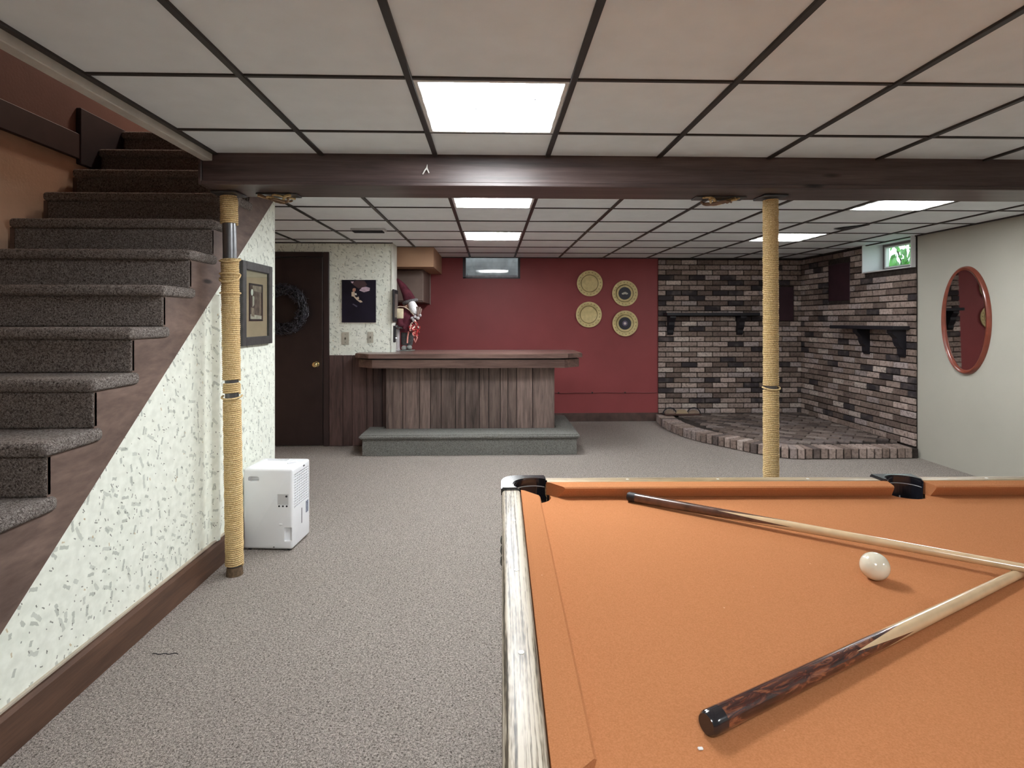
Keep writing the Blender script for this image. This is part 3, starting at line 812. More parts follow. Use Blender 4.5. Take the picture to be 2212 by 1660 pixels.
def brick_wall(name, label, length, put, holes, panel_bm, seed):
    """put(s, z, jut) -> location of a brick centre; s runs along the wall"""
    r = random.Random(seed)
    w = struct(name, panel_bm, MORTAR, label)
    nrow = int((CEIL-.10)/(BH+MJ)); cnt = 0; rest = []
    cells = []
    for j in range(nrow+1):
        z = .10+(BH+MJ)*(j+.5)
        if z+BH/2 > CEIL: continue
        off = (j % 2)*.5*(BL+MJ)
        s = -off+.004
        while s < length-.02:
            a, c = max(s, .004), min(s+BL, length-.004)
            s += BL+MJ
            if c-a < .03: continue
            segs = [(a, c)]
            for h0, h1, hz0, hz1 in holes:
                if hz0 < z+BH/2 and z-BH/2 < hz1:
                    ns = []
                    for p, q in segs:
                        if q <= h0 or p >= h1: ns.append((p, q)); continue
                        if p < h0-.03: ns.append((p, h0-.006))
                        if q > h1+.03: ns.append((h1+.006, q))
                    segs = ns
            for p, q in segs: cells.append((p, q, z))
    cells.sort(key=lambda k: -(k[1]-k[0]))
    for p, q, z in cells[:300]:
        loc, rz = put((p+q)/2, z, r.uniform(0, .005))
        inst('brick', BM_, loc, w, rot=(0, 0, rz), scale=((q-p)/BL, 1, 1), color=bcol(r))
    small = cells[300:]
    if small:
        bb = bmnew()
        for p, q, z in small:
            loc, rz = put((p+q)/2, z, r.uniform(0, .005)); h = (q-p)/2
            if abs(rz) < .1: box(bb, loc[0]-h, loc[0]+h, loc[1]-BD/2, loc[1]+BD/2, z-BH/2, z+BH/2, .004)
            else: box(bb, loc[0]-BD/2, loc[0]+BD/2, loc[1]-h, loc[1]+h, z-BH/2, z+BH/2, .004)
        o = mk('cut_bricks', bb, BRICK, w); o.color = (.20, .155, .135, 1); o['kind'] = 'stuff'
    return w
pb = bmnew(); box(pb, X0B+.006, XR-.012, YB-.012, YB-.001, .0, CEIL)
wb = brick_wall('wall_brick_back', 'old brick facing on the back wall right of the red paint', XR-.022-X0B,
           lambda s, z, j: ((X0B+s, YB-.012-.006-j, z), 0), [(3.735-X0B, 3.967-X0B, 1.31, 1.757)], pb, 3)
pb = bmnew(); XB = XR-.012
box(pb, XB, XR-.001, 5.392, RY0, 0, CEIL); box(pb, XB, XR-.001, RY0, RY1, 0, RZ0); box(pb, XB, XR-.001, RY1, YB-.012, 0, CEIL)
wr = brick_wall('wall_brick_right', 'old brick facing on the right wall under the bright window', YB-.032-5.385,
           lambda s, z, j: ((XB-.006-j, 5.385+s, z), PI/2), [(RY0-5.385-.02, RY1-5.385, RZ0-.004, 3), (6.39-5.385, 6.81-5.385, 1.545, 1.985)], pb, 4)
# blanked-off flue panels
MAR = plain('maroon_panel', (.032, .011, .017), .55, var=.2)
b = bmnew(); box(b, 3.737, 3.965, YB-.028, YB-.012, 1.312, 1.755, .004)
tag(mk('flue_panel', b, MAR, None), 'dark maroon panel set in the bricks left of the corner', 'panel', 'blanked-off flue openings')
b = bmnew(); box(b, XB-.016, XB, 6.392, 6.808, 1.547, 1.983, .004)
tag(mk('flue_panel', b, MAR, None), 'dark maroon panel set in the bricks beside the bright window', 'panel', 'blanked-off flue openings')

# mantel shelves
def bracket_pts(dep, hgt):
    P = [(0, 0), (dep, 0), (dep, -.03), (dep*.82, -.055), (dep*.62, -.085), (dep*.60, -.12), (dep*.48, -.16), (dep*.30, -.185), (dep*.28, -hgt*.88), (dep*.16, -hgt), (0, -hgt)]
    return P
YW = YB-.029
t = thing('mantel_shelf', (2.84, YW, 1.38), 'black bracketed shelf on the bricks nearest the red wall', 'shelf', 'black shelves on the brick corner')
b = bmnew(); box(b, 2.235, 3.44, YW-.17, YW, 1.378, 1.415, .004); mk('board', b, IRON, t)
for x in (2.285, 3.20):
    b = bmnew(); prism(b, [(YW-p[0], 1.378+p[1]) for p in bracket_pts(.14, .25)], x, x+.075, 'x'); mk('bracket', b, IRON, t)
XW = XB-.017
t = thing('mantel_shelf', (XW, 5.95, 1.24), 'black bracketed shelf on the bricks under the bright window', 'shelf', 'black shelves on the brick corner')
b = bmnew(); box(b, XW-.17, XW, 5.45, 6.50, 1.225, 1.262, .004); mk('board', b, IRON, t)
for y in (5.50, 6.04):
    b = bmnew(); prism(b, [(XW-p[0], 1.225+p[1]) for p in bracket_pts(.145, .27)], y, y+.075, 'y'); mk('bracket', b, IRON, t)

# raised hearth
HZ = .10
edge = [(2.13, 7.38), (2.10, 7.05), (2.10, 6.75), (2.15, 6.42), (2.25, 6.14), (2.41, 5.86), (2.58, 5.60), (2.72, 5.43), (2.86, 5.35), (3.1, 5.345), (3.5, 5.345), (4.05, 5.345)]
t = thing('brick_hearth', (3.2, 6.3, 0), 'low raised hearth of old bricks filling the brick corner', 'hearth')
poly = [(x+.02, y+.015) for x, y in edge]+[(4.06, 7.41), (2.15, 7.41)]
b = bmnew(); prism(b, poly, 0.002, HZ-.012, 'z'); mk('mortar_bed', b, MORTAR, t)
# resample the edge
P = [Vector((x, y, 0)) for x, y in edge]
L = [0]
for i in range(1, len(P)): L.append(L[-1]+(P[i]-P[i-1]).length)
def at(s):
    for i in range(1, len(P)):
        if s <= L[i] or i == len(P)-1:
            f = (s-L[i-1])/(L[i]-L[i-1]); p = P[i-1].lerp(P[i], f); d_ = (P[i]-P[i-1]).normalized(); return p, d_
EB = chamfer_brick('edge_brick', .061, .098, .195, .005)
r = random.Random(21); s = .04
while s < L[-1]-.03:
    p, d1 = at(s); _, d2 = at(min(s+.1, L[-1])); _, d0 = at(max(s-.1, 0)); dd = (d0+d1+d2).normalized()
    nrm = Vector((-dd.y, dd.x, 0))
    a = math.atan2(dd.y, dd.x)
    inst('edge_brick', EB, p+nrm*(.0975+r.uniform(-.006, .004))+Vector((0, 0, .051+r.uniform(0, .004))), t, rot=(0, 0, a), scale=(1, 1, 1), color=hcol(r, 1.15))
    s += .0745
def inside(x, y, pl):
    c = False; n = len(pl)
    for i in range(n):
        (x1, y1), (x2, y2) = pl[i], pl[i-1]
        if (y1 > y) != (y2 > y) and x < (x2-x1)*(y-y1)/(y2-y1)+x1: c = not c
    return c
def dedge(x, y):
    best = 9
    for i in range(1, len(edge)):
        a = Vector(edge[i-1]); c = Vector(edge[i]); q = Vector((x, y)); ab = c-a
        f = max(0, min(1, (q-a).dot(ab)/ab.length_squared)); best = min(best, (a+ab*f-q).length)
    return best
HB = chamfer_brick('hearth_brick', .195, .05, .092, .005)
ang = math.atan2(-.62, .78); ux = Vector((math.cos(ang), math.sin(ang), 0)); uy = Vector((-ux.y, ux.x, 0))
big_poly = [(x+.02, y+.015) for x, y in edge]+[(4.6, 5.345), (4.6, 7.9), (2.15, 7.9)]
for i in range(-14, 15):
    for j in range(-22, 23):
        c = Vector((3.15, 6.4, 0))+ux*(.205*(i+.5*(j % 2)))+uy*(.102*j)
        qs = [c+ux*su+uy*sv for su in (-.0975, .0975) for sv in (-.046, .046)]
        if any(not inside(q.x, q.y, big_poly) or dedge(q.x, q.y) < .185 for q in qs): continue
        if all(q.x > 4.05 or q.y > 7.405 for q in qs): continue
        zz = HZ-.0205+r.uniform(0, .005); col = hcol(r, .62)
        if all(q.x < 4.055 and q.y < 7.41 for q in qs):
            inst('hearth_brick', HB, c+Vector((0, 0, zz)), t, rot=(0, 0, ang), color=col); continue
        b = bmnew(); box(b, -.0975, .0975, -.046, .046, -.025, .025, .005)
        bmesh.ops.transform(b, matrix=Matrix.Translation(c+Vector((0, 0, zz))) @ Matrix.Rotation(ang, 4, 'Z'), verts=b.verts[:])
        for co, no in (((4.055, 0, 0), (1, 0, 0)), ((0, 7.41, 0), (0, 1, 0))):
            if not b.verts: break
            res = bmesh.ops.bisect_plane(b, geom=b.verts[:]+b.edges[:]+b.faces[:], plane_co=co, plane_no=no, clear_outer=True)
            eds = [g_ for g_ in res['geom_cut'] if isinstance(g_, bmesh.types.BMEdge)]
            if eds: bmesh.ops.edgeloop_fill(b, edges=eds)
        if len(b.verts) < 6: b.free(); continue
        xs_ = [v.co.x for v in b.verts]; ys_ = [v.co.y for v in b.verts]
        if max(xs_)-min(xs_) < .03 or max(ys_)-min(ys_) < .03: b.free(); continue
        o = mk('hearth_brick', b, BRICK, t); o.color = (*col, 1)

# scalloped rack on the hearth
HT = HZ+.010
t = thing('log_rack', (2.43, 7.27, HT), 'low scalloped wooden rack with black arcs on the hearth against the bricks', 'rack')
b = bmnew(); box(b, 2.20, 2.66, 7.20, 7.34, HT, HT+.016, .003); mk('base_board', b, plain('dark_red_wood', (.07, .03, .022), .6), t)
PW = plain('weathered_tan_wood', (.24, .175, .13), .7, var=.2)
for c, w_, h in ((2.275, .065, .062), (2.43, .085, .064), (2.585, .070, .060)):
    b = bmnew()
    if c == 2.43: pp = [(c-w_, HT+.016), (c+w_, HT+.016), (c+w_*.92, HT+.026), (c+w_*.5, HT+h), (c-w_*.5, HT+h), (c-w_*.92, HT+.026)]
    else: pp = [(c-w_, HT+.016)]+[(c-w_*math.cos(PI*k/10), HT+.016+(h-.016)*math.sin(PI*k/10)) for k in range(1, 10)]+[(c+w_, HT+.016)]
    prism(b, pp, 7.255, 7.285, 'y'); mk('scallop', b, PW if c != 2.43 else plain('pale_tan_wood', (.36, .27, .17), .7), t)
for c, R in ((2.275, .085), (2.585, .085)):
    b = bmnew(); tube(b, [(c-R*math.cos(PI*k/14), 7.27, HT+.012+R*.9*math.sin(PI*k/14)) for k in range(15)], .007, 8); smooth_by_angle(mk('arc', b, IRON, t))

# ------------------------------------------------------------------ oval mirror
t = thing('oval_mirror', (XR, 4.83, 1.32), 'oval mirror in a reddish wooden frame on the cream wall', 'mirror')
MY, MZ, MA, MB = 4.825, 1.318, .255, .468
b = bmnew(); n = 72; prof = [(0, 0), (.004, .020), (.016, .030), (.030, .026), (.040, .012), (.040, .004)]
rings = []
for k in range(n):
    a = 2*PI*k/n
    rings.append([b.verts.new((XR-.001-h, MY+(MA-d_)*math.cos(a), MZ+(MB-d_)*math.sin(a))) for d_, h in prof])
for k in range(n):
    r0, r1 = rings[k], rings[(k+1) % n]
    for q in range(len(prof)-1): b.faces.new((r0[q], r0[q+1], r1[q+1], r1[q]))
smooth_by_angle(mk('frame', b, MAHOG, t), 40)
b = bmnew(); vs = [b.verts.new((XR-.018, MY+(MA-.036)*math.cos(2*PI*k/n), MZ+(MB-.036)*math.sin(2*PI*k/n))) for k in range(n)]; b.faces.new(vs)
vs2 = [b.verts.new((XR-.0165, v.co.y, v.co.z)) for v in vs]; b.faces.new(vs2)
for k in range(n): b.faces.new((vs[k], vs[(k+1) % n], vs2[(k+1) % n], vs2[k]))
mg = mk('mirror_glass', b, MIRROR, t); mg.rotation_euler = (0, math.radians(-1.0), math.radians(-1.6))

# ------------------------------------------------------------------ pictures, switches, wreath
t = thing('framed_photo', (WS, 3.62, 1.42), 'dark framed sepia photograph with a brown mat, hung beside the pole', 'picture')
fy0, fy1, fz0, fz1 = 3.395, 3.845, 1.168, 1.672
b = bmnew(); f = .05; x0, x1 = WS+.001, WS+.026
for q in ((fy0, fy0+f, fz0, fz1), (fy1-f, fy1, fz0, fz1), (fy0+f, fy1-f, fz0, fz0+f), (fy0+f, fy1-f, fz1-f, fz1)):
    box(b, x0, x1, *q, .003)
mk('frame', b, plain('dark_grey_frame', (.045, .042, .042), .5, var=.3, vs=30), t)
b = bmnew(); box(b, x0, x0+.008, fy0+f, fy1-f, fz0+f, fz1-f); mk('mat_board', b, plain('brown_mat', (.42, .29, .19), .8, var=.08), t)
py0, py1, pz0, pz1 = 3.515, 3.715, 1.315, 1.545
b = bmnew(); g = .010
for q in ((py0, py0+g, pz0, pz1), (py1-g, py1, pz0, pz1), (py0+g, py1-g, pz0, pz0+g), (py0+g, py1-g, pz1-g, pz1)): box(b, x0+.008, x0+.013, *q)
mk('inner_frame', b, BLACK, t)
def blot(name, pts, x, m, parent):
    b = bmnew(); prism(b, pts, x, x+.0008, 'x'); mk(name, b, m, parent)
xx = x0+.008
SEP = plain('sepia_ground', (.11, .075, .055), .7, var=.5, vs=30)
blot('print', [(py0+g, pz0+g), (py1-g, pz0+g), (py1-g, pz1-g), (py0+g, pz1-g)], xx+.0002, SEP, t)
LT = plain('sepia_light', (.50, .42, .34), .7, var=.2, vs=40); MD = plain('sepia_mid', (.28, .2, .15), .7, var=.3, vs=40)
xx += .0011
blot('print_sky', [(py0+.055, pz1-.045), (py1-.012, pz1-.05), (py1-.012, pz1-.012), (py0+.05, pz1-.012)], xx, MD, t)
blot('print_ground', [(py0+.012, pz0+.012), (py1-.012, pz0+.012), (py1-.012, pz0+.032), (py0+.012, pz0+.042)], xx, LT, t)
blot('print_post', [(py1-.045, pz0+.03), (py1-.035, pz0+.03), (py1-.028, pz1-.05), (py1-.040, pz1-.05)], xx, MD, t)
xx += .0009
def ell(cy, cz, a, c, n=14): return [(cy+a*math.cos(2*PI*k/n), cz+c*math.sin(2*PI*k/n)) for k in range(n)]
blot('print_face', ell(py0+.040, pz1-.055, .016, .020), xx, plain('sepia_pale', (.75, .68, .6), .7), t)
blot('print_coat', [(py0+.02, pz0+.085), (py0+.075, pz0+.075), (py0+.085, pz0+.125), (py0+.055, pz0+.158), (py0+.025, pz0+.155)], xx, plain('sepia_dark', (.045, .03, .025), .7), t)
blot('print_shirt', [(py0+.045, pz0+.085), (py0+.07, pz0+.10), (py0+.07, pz0+.15), (py0+.045, pz0+.155)], xx+.001, LT, t)
blot('print_legs', [(py0+.03, pz0+.03), (py0+.075, pz0+.025), (py0+.07, pz0+.08), (py0+.03, pz0+.082)], xx, MD, t)
b = bmnew(); box(b, x0+.015, x0+.0165, fy0+f, fy1-f, fz0+f, fz1-f); mk('glazing', b, GLASS, t)

def onY(x, y, Y):
    u = (x-1100)/FPX; tt = Y/(math.cos(YAW)-u*math.sin(YAW))
    return tt*(u*math.cos(YAW)+math.sin(YAW)), HC+(692-y)/FPX*tt
t = thing('dark_poster', (-1.4, PY, 1.3), 'near-black unframed picture of a pale figure on the partition wall', 'picture')
x0, z1 = onY(738.5, 605, PY-.01); x1, z0 = onY(812, 697, PY-.01)
b = bmnew(); box(b, x0, x1, PY-.013, PY-.0005, z0, z1, .001); mk('canvas', b, plain('navy_black_print', (.010, .008, .018), .35, var=.4, vs=6), t)
def pblot(name, pix, m, lift=0):
    b = bmnew(); prism(b, [onY(a, c, PY-.014) for a, c in pix], PY-.0138-.0006-lift, PY-.0135-lift, 'y'); mk(name, b, m, t)
def q5(pts): return [(720+a*140/1223, 590+c*190/1660) for a, c in pts]
SK = plain('print_cream', (.62, .50, .38), .5); SK2 = plain('print_salmon', (.52, .27, .19), .5); SK3 = plain('print_rose', (.30, .17, .19), .5, var=.3); SK4 = plain('print_mauve', (.55, .42, .50), .5, var=.25, vs=40)
pblot('print_glow', q5([(430, 140), (590, 150), (640, 220), (560, 300), (470, 290), (400, 240), (350, 200)]), plain('print_dusk', (.075, .040, .045), .5))
pblot('print_cloud', q5([(490, 330), (540, 275), (620, 260), (690, 280), (685, 335), (580, 365)]), SK4, .0007)
pblot('print_glint', q5([(330, 160), (385, 160), (370, 195), (345, 190)]), SK4, .0007)
pblot('print_head', q5([(365, 300), (390, 285), (425, 295), (420, 340), (385, 365), (362, 335)]), SK2, .0007)
pblot('print_body', q5([(345, 360), (395, 350), (410, 385), (405, 440), (440, 465), (475, 445), (490, 490), (460, 510), (520, 515), (555, 550), (510, 560), (440, 510), (380, 445), (345, 440)]), SK, .0014)
pblot('print_highlight', q5([(410, 385), (435, 380), (445, 415), (415, 420)]), plain('print_white', (.85, .82, .8), .5), .0021)
pblot('print_train', q5([(355, 590), (380, 580), (455, 625), (440, 645)]), plain('print_slate', (.10, .09, .14), .5), .0007)

def switch(xa, xb, ya, yb, label):
    x0, z1 = onY(xa, ya, PY-.005); x1, z0 = onY(xb, yb, PY-.005); cx, cz = (x0+x1)/2, (z0+z1)/2
    t = thing('switch_plate', (cx, PY, cz), label, 'switch', 'switch plates on the partition wall')
    b = bmnew(); box(b, x0, x1, PY-.007, PY-.0005, z0, z1, .002); mk('cover', b, plain('almond_plate', (.46, .44, .36), .5), t)
    b = bmnew(); box(b, cx-.006, cx+.006, PY-.016, PY-.007, cz-.012, cz+.010, .002); mk('toggle', b, plain('toggle_brown', (.10, .085, .06), .5), t)
    for s in (-1, 1):
        b = bmnew(); ball(b, (cx, PY-.0075, cz+s*.042), .004, 1, .5, 1, 1); mk('screw', b, PIPE, t)
switch(738, 754, 718, 745, 'almond switch plate below the dark poster, nearest the door')
switch(794, 806.5, 717, 741, 'smaller almond switch plate nearest the bar')

# twig wreath on the door
t = thing('twig_wreath', (-2.155, PY-.08, 1.43), 'dark twig wreath hanging on the dark door', 'wreath')
rnd = random.Random(5); R0 = .205
TW = plain('blue_black_twig', (.010, .009, .013), .6, var=.5, vs=50)
cW = Vector((-2.155, PY-.085, 1.43))
b = bmnew(); tube(b, [cW+Vector((R0*math.cos(2*PI*k/40), 0, R0*math.sin(2*PI*k/40))) for k in range(40)], .030, 10, closed=True); mk('ring', b, TW, t)
b = bmnew()
for i in range(760):
    a = rnd.uniform(0, 2*PI); ph = rnd.uniform(0, 2*PI); rr = rnd.uniform(.028, .062)
    def wp(a, ph, rr): return cW+Vector(((R0+rr*math.cos(ph))*math.cos(a), min(.045, rr*math.sin(ph)), (R0+rr*math.cos(ph))*math.sin(a)))
    da = rnd.uniform(.08, .30)*rnd.choice((-1, 1)); dp = rnd.uniform(-1, 1)
    tube(b, [wp(a, ph, rr), wp(a+da*.5, ph+dp*.5, rr+.004), wp(a+da, ph+dp, rr+rnd.uniform(-.01, .030))], [.0042, .0036, .002], 4)
o = mk('twigs', b, plain('twig_mix', (.050, .046, .058), .4, var=.9, vs=70), t); o['kind'] = 'stuff'

# things on the end of the partition
t = thing('end_wall_frame', (-1.03, 6.17, 1.47), 'narrow black frame on the partition end above the bar', 'picture')
b = bmnew(); box(b, -1.039, -1.022, 6.045, 6.31, 1.305, 1.645, .004); mk('frame', b, BLACK, t)
b = bmnew(); box(b, -1.022, -1.0205, 6.10, 6.27, 1.35, 1.60); mk('print', b, plain('brown_grey_print', (.14, .11, .10), .5, var=.5, vs=14), t)
t = thing('wall_fitting', (-1.03, 6.12, 1.12), 'small black wall-mounted opener on the partition end', 'fitting')  # plain dark box with a white dot, its use unknown
b = bmnew(); box(b, -1.039, -1.018, 6.09, 6.15, 1.085, 1.26, .004); mk('plate', b, BLACK, t)
b = bmnew(); ball(b, (-1.012, 6.11, 1.13), .012, 1, 1, .7); mk('white_dot', b, PLASTIC, t)

# ------------------------------------------------------------------ festive gnome doll on the bar
DZ = .985
def dp(px_, py_, dy=0): return Vector((-.925+(px_-880)*.00512, 6.34+dy, DZ+(757-py_)*.00508))
t = thing('gnome_doll', (-.92, 6.34, DZ), 'festive bearded doll in a tall drooping maroon hat standing on the bar', 'doll')
VEL = plain('maroon_velvet', (.085, .018, .028), .9, .2, var=.3, vs=20)
FUR = plain('grey_fur', (.16, .15, .155), .95, .1, var=.4, vs=80, bump=.8, bs=200)
BEARD = plain('white_beard', (.80, .80, .82), .8, .2, var=.1, vs=60, bump=.6, bs=150)
b = bmnew(); tube(b, [dp(887, 655), dp(884, 646), dp(878, 632), dp(870, 618), dp(863, 608), dp(858, 602.5), dp(855, 603)], [.070, .066, .052, .038, .024, .014, .006], 18); smooth_by_angle(mk('hat', b, VEL, t), 70)
b = bmnew(); c0 = dp(886, 651); tube(b, [c0+Vector((.068*math.cos(a), .068*math.sin(a), .018*math.cos(a))) for a in [2*PI*k/22 for k in range(22)]], .020, 8, closed=True); smooth_by_angle(mk('hat_band', b, FUR, t), 80)
b = bmnew(); ball(b, dp(884, 660), .058, 1, 1, 1.05, 3); ball(b, dp(879, 662, -.060), .013, 1, 1.1, 1, 2); ball(b, dp(873.5, 659, -.046), .006); ball(b, dp(884, 658, -.054), .006)
smooth_by_angle(mk('head', b, plain('doll_skin', (.42, .25, .19), .6), t), 80)
b = bmnew(); tube(b, [dp(889, 648, -.045), dp(891, 655, -.060), dp(894, 664, -.066), dp(897, 673, -.066), dp(899, 681, -.06)], [.012, .040, .050, .040, .006], 14); smooth_by_angle(mk('beard', b, BEARD, t), 80)
b = bmnew(); M = Matrix.Translation(dp(881, 716)); lathe(b, [(0, 0), (.085, 0), (.098, .03), (.090, .10), (.078, .17), (.055, .235), (.03, .255), (0, .26)], M, 26); smooth_by_angle(mk('coat', b, VEL, t), 60)
b = bmnew(); tube(b, [dp(876, 675, -.03), dp(866, 690, -.07), dp(869, 702, -.10), dp(878, 705, -.12)], [.034, .036, .032, .026], 12); smooth_by_angle(mk('sleeve', b, VEL, t), 70)
b = bmnew(); tube(b, [dp(886, 676, -.02), dp(897, 686, -.06), dp(900, 690, -.09)], [.034, .034, .028], 12); smooth_by_angle(mk('sleeve', b, VEL, t), 70)
b = bmnew()
for q in ((872, 706, -.11), (860, 704, -.09), (866, 706, -.10)): ball(b, dp(*q), .022, 1.2, 1, .8)
smooth_by_angle(mk('cuff', b, FUR, t), 80)
b = bmnew(); GM = plain('pale_grey_fur', (.36, .33, .34), .95, .1, var=.3, vs=60)
for q in ((893, 687, -.10), (899, 684, -.11), (905, 687, -.10), (909, 681, -.09), (896, 692, -.11)): ball(b, dp(*q), .019)
smooth_by_angle(mk('mitten', b, GM, t), 80)
b = bmnew()
for q0, q1 in (((905, 682), (903, 662)), ((907, 682), (908, 663)), ((908, 684), (911, 666))): tube(b, [dp(*q0, -.09), dp(*q1, -.09)], [.010, .013], 8)
smooth_by_angle(mk('twig_posy', b, plain('pale_brown_twig', (.22, .15, .13), .8), t))
b = bmnew(); box(b, dp(856, 0).x, dp(874, 0).x, 6.23, 6.285, dp(0, 688).z, dp(0, 666).z, .012, 2); smooth_by_angle(mk('pouch', b, plain('cream_sack', (.60, .53, .36), .8, var=.15, vs=25), t), 60)
b = bmnew(); tube(b, [dp(858, 664, -.11), dp(868, 662, -.11), dp(878, 663, -.10), dp(888, 671, -.09), dp(896, 680, -.09)], .005, 7); smooth_by_angle(mk('cord', b, plain('cream_cord', (.55, .45, .36), .8), t))
RR = plain('red_ribbon', (.42, .035, .035), .35, var=.3, vs=40); PKR = plain('pink_ribbon', (.62, .26, .22), .35, var=.3, vs=40); CRR = plain('cream_ribbon', (.66, .52, .44), .4)
rnd = random.Random(9)
for i in range(14):
    cx, cy = rnd.uniform(890, 907), rnd.uniform(697, 722); a = rnd.uniform(0, 6.3); rr = rnd.uniform(.014, .026)
    b = bmnew(); c0 = dp(cx, cy, -.115+rnd.uniform(-.02, .02))
    tube(b, [c0+Vector((rr*math.cos(a+k*.55), .012*math.sin(k*.8), rr*1.2*math.sin(a+k*.55))) for k in range(9)], .0065, 6)
    smooth_by_angle(mk('ribbon_loop', b, (RR, PKR, CRR, RR)[i % 4], t))
for q in (((898, 716), (904, 728), (900, 738), (897, 730)), ((886, 715), (884, 726), (883, 740)), ((899, 690), (902, 700), (907, 708))):
    b = bmnew(); tube(b, [dp(*k, -.12) for k in q], .008, 6); smooth_by_angle(mk('ribbon_tail', b, PKR if q[0][0] != 899 else CRR, t))
b = bmnew(); tube(b, [dp(876, 718), dp(875, 732), dp(874, 745)], [.050, .046, .038], 16); tube(b, [dp(886, 718), dp(885, 732), dp(884, 745)], [.040, .040, .034], 14)
smooth_by_angle(mk('trousers', b, plain('charcoal_wool', (.065, .062, .065), .9, var=.3, vs=40), t), 70)
b = bmnew()
for q in ((874, 751, -.03), (885, 750, -.03)):
    ball(b, dp(*q), .030, 1.0, 1.6, .95, 3)
smooth_by_angle(mk('boots', b, plain('grey_boot', (.26, .27, .26), .6), t), 80)
b = bmnew(); box(b, dp(866, 0).x, dp(894, 0).x, 6.25, 6.42, DZ+.0005, DZ+.008, .002); mk('stand', b, plain('grey_stand', (.18, .18, .17), .6), t)
t = thing('white_candle', (dp(861, 757).x, 6.30, DZ), 'tall pale grey candle on the bar beside the doll', 'candle')
b = bmnew(); lathe(b, [(0, 0), (.032, 0), (.032, .012), (.022, .018), (.021, .235), (.018, .24), (0, .238)], Matrix.Translation((dp(861, 0).x, 6.30, DZ)), 20); smooth_by_angle(mk('wax', b, plain('pale_wax', (.42, .39, .40), .5), t))
b = bmnew(); tube(b, [(dp(861, 0).x, 6.30, DZ+.236), (dp(861, 0).x+.002, 6.30, DZ+.25)], .0015, 6); mk('wick', b, BLACK, t)

# ------------------------------------------------------------------ dehumidifier
t = thing('dehumidifier', (-1.150, 3.315, 0), 'white plastic dehumidifier on the carpet behind the stair-side pole', 'dehumidifier')
t.rotation_euler = (0, 0, 0)
DXL, DXR, DY0, DY1, DH = -1.425, -1.137, 3.315, 3.575, .468
b = bmnew(); box(b, DXL, DXR, DY0, DY1, .008, DH, .014, 3)
body = mk('body', b, PLASTIC, t)
c1 = bmnew(); ox, oy, oz = parent_loc(body)
def cb(x0, x1, y0, y1, z0, z1, bev=.006):
    q = bmnew(); box(q, x0, x1, y0, y1, z0, z1, bev, 2)
    return q
# cutters are in world coordinates: shift the body to world for the boolean
bw = body.location.copy(); body.parent = None; body.location = Vector((ox, oy, oz))
cut(body, [cb(-1.395, -1.330, DY0-.05, DY0+.03, .395, .425, .012), cb(-1.185, -1.142, DY0-.05, DY0+.018, .055, .135, .004),
           cb(DXL+.03, -1.255, DY0+.02, DY1-.02, DH-.014, DH+.05, .008), cb(DXR-.008, DXR+.05, DY0+.022, DY1-.022, .235, .430, .004),
           cb(-1.225, -1.160, DY0-.05, DY0+.003, .262, .325, .003)])
body.parent = t; body.location = bw
smooth_by_angle(body, 35)
b = bmnew(); box(b, -1.222, -1.163, DY0+.0005, DY0+.003, .264, .323); mk('control_panel', b, PLASTIC_G, t)
for x, z, rr in ((-1.172, .312, .006), (-1.214, .256, .0055), (-1.192, .256, .0055), (-1.170, .256, .0055)):
    b = bmnew(); lathe(b, [(0, .002), (rr, .0015), (rr, -.002)], Matrix.Translation((x, DY0+.0005, z)) @ Matrix.Rotation(PI/2, 4, 'X'), 14); mk('button', b, DARKG, t)
b = bmnew(); ball(b, (-1.205, DY0, .152), .009, 1.2, .5, .5); mk('drain_cap', b, PLASTIC, t)
b = bmnew(); ball(b, (-1.245, DY0, .022), .004, 1.3, .5, .8, 1); mk('screw', b, DARKG, t)
rec = bmnew(); box(rec, DXR-.0075, DXR-.006, DY0+.024, DY1-.024, .237, .428); gb = mk('grille_backing', rec, plain('grille_shadow_grey', (.10, .10, .105), .5), t)
b = bmnew()
for i in range(12):
    z = .242+.0155*i
    for j in range(8):
        y = DY0+.026+.0262*j
        prism(b, [(y, z), (y+.0225, z+.005), (y+.0225, z+.0125), (y, z+.0075)], DXR-.006, DXR+.001, 'x')
o = mk('grille', b, PLASTIC, t); o['kind'] = 'stuff'; o['label'] = 'white grille of small slanted slots'
b = bmnew(); box(b, DXR-.001, DXR+.0008, DY0+.130, DY0+.137, .115, .205); mk('level_window', b, DARKG, t)
b = bmnew(); box(b, DXR-.001, DXR+.001, DY0+.195, DY0+.232, .155, .225); mk('rating_sticker', b, plain('blue_grey_sticker', (.20, .22, .28), .5, var=.6, vs=90), t)
b = bmnew(); box(b, DXR-.001, DXR+.0008, DY0+.155, DY0+.175, .443, .452); mk('badge', b, DARKG, t)
b = bmnew(); tube(b, [(-1.215, DY0+.12, DH), (-1.205, DY0+.13, DH+.006), (-1.19, DY0+.15, DH+.006), (-1.18, DY0+.165, DH)], .007, 8); smooth_by_angle(mk('lid_handle', b, PLASTIC, t))
for x in (DXL+.03, DXR-.03):
    for y in (DY0+.03, DY1-.03):
        b = bmnew(); lathe(b, [(0, 0), (.012, 0), (.012, .010), (0, .010)], Matrix.Translation((x, y, 0)), 14); mk('foot', b, DARKG, t)
t.rotation_euler = (0, 0, math.radians(-4))

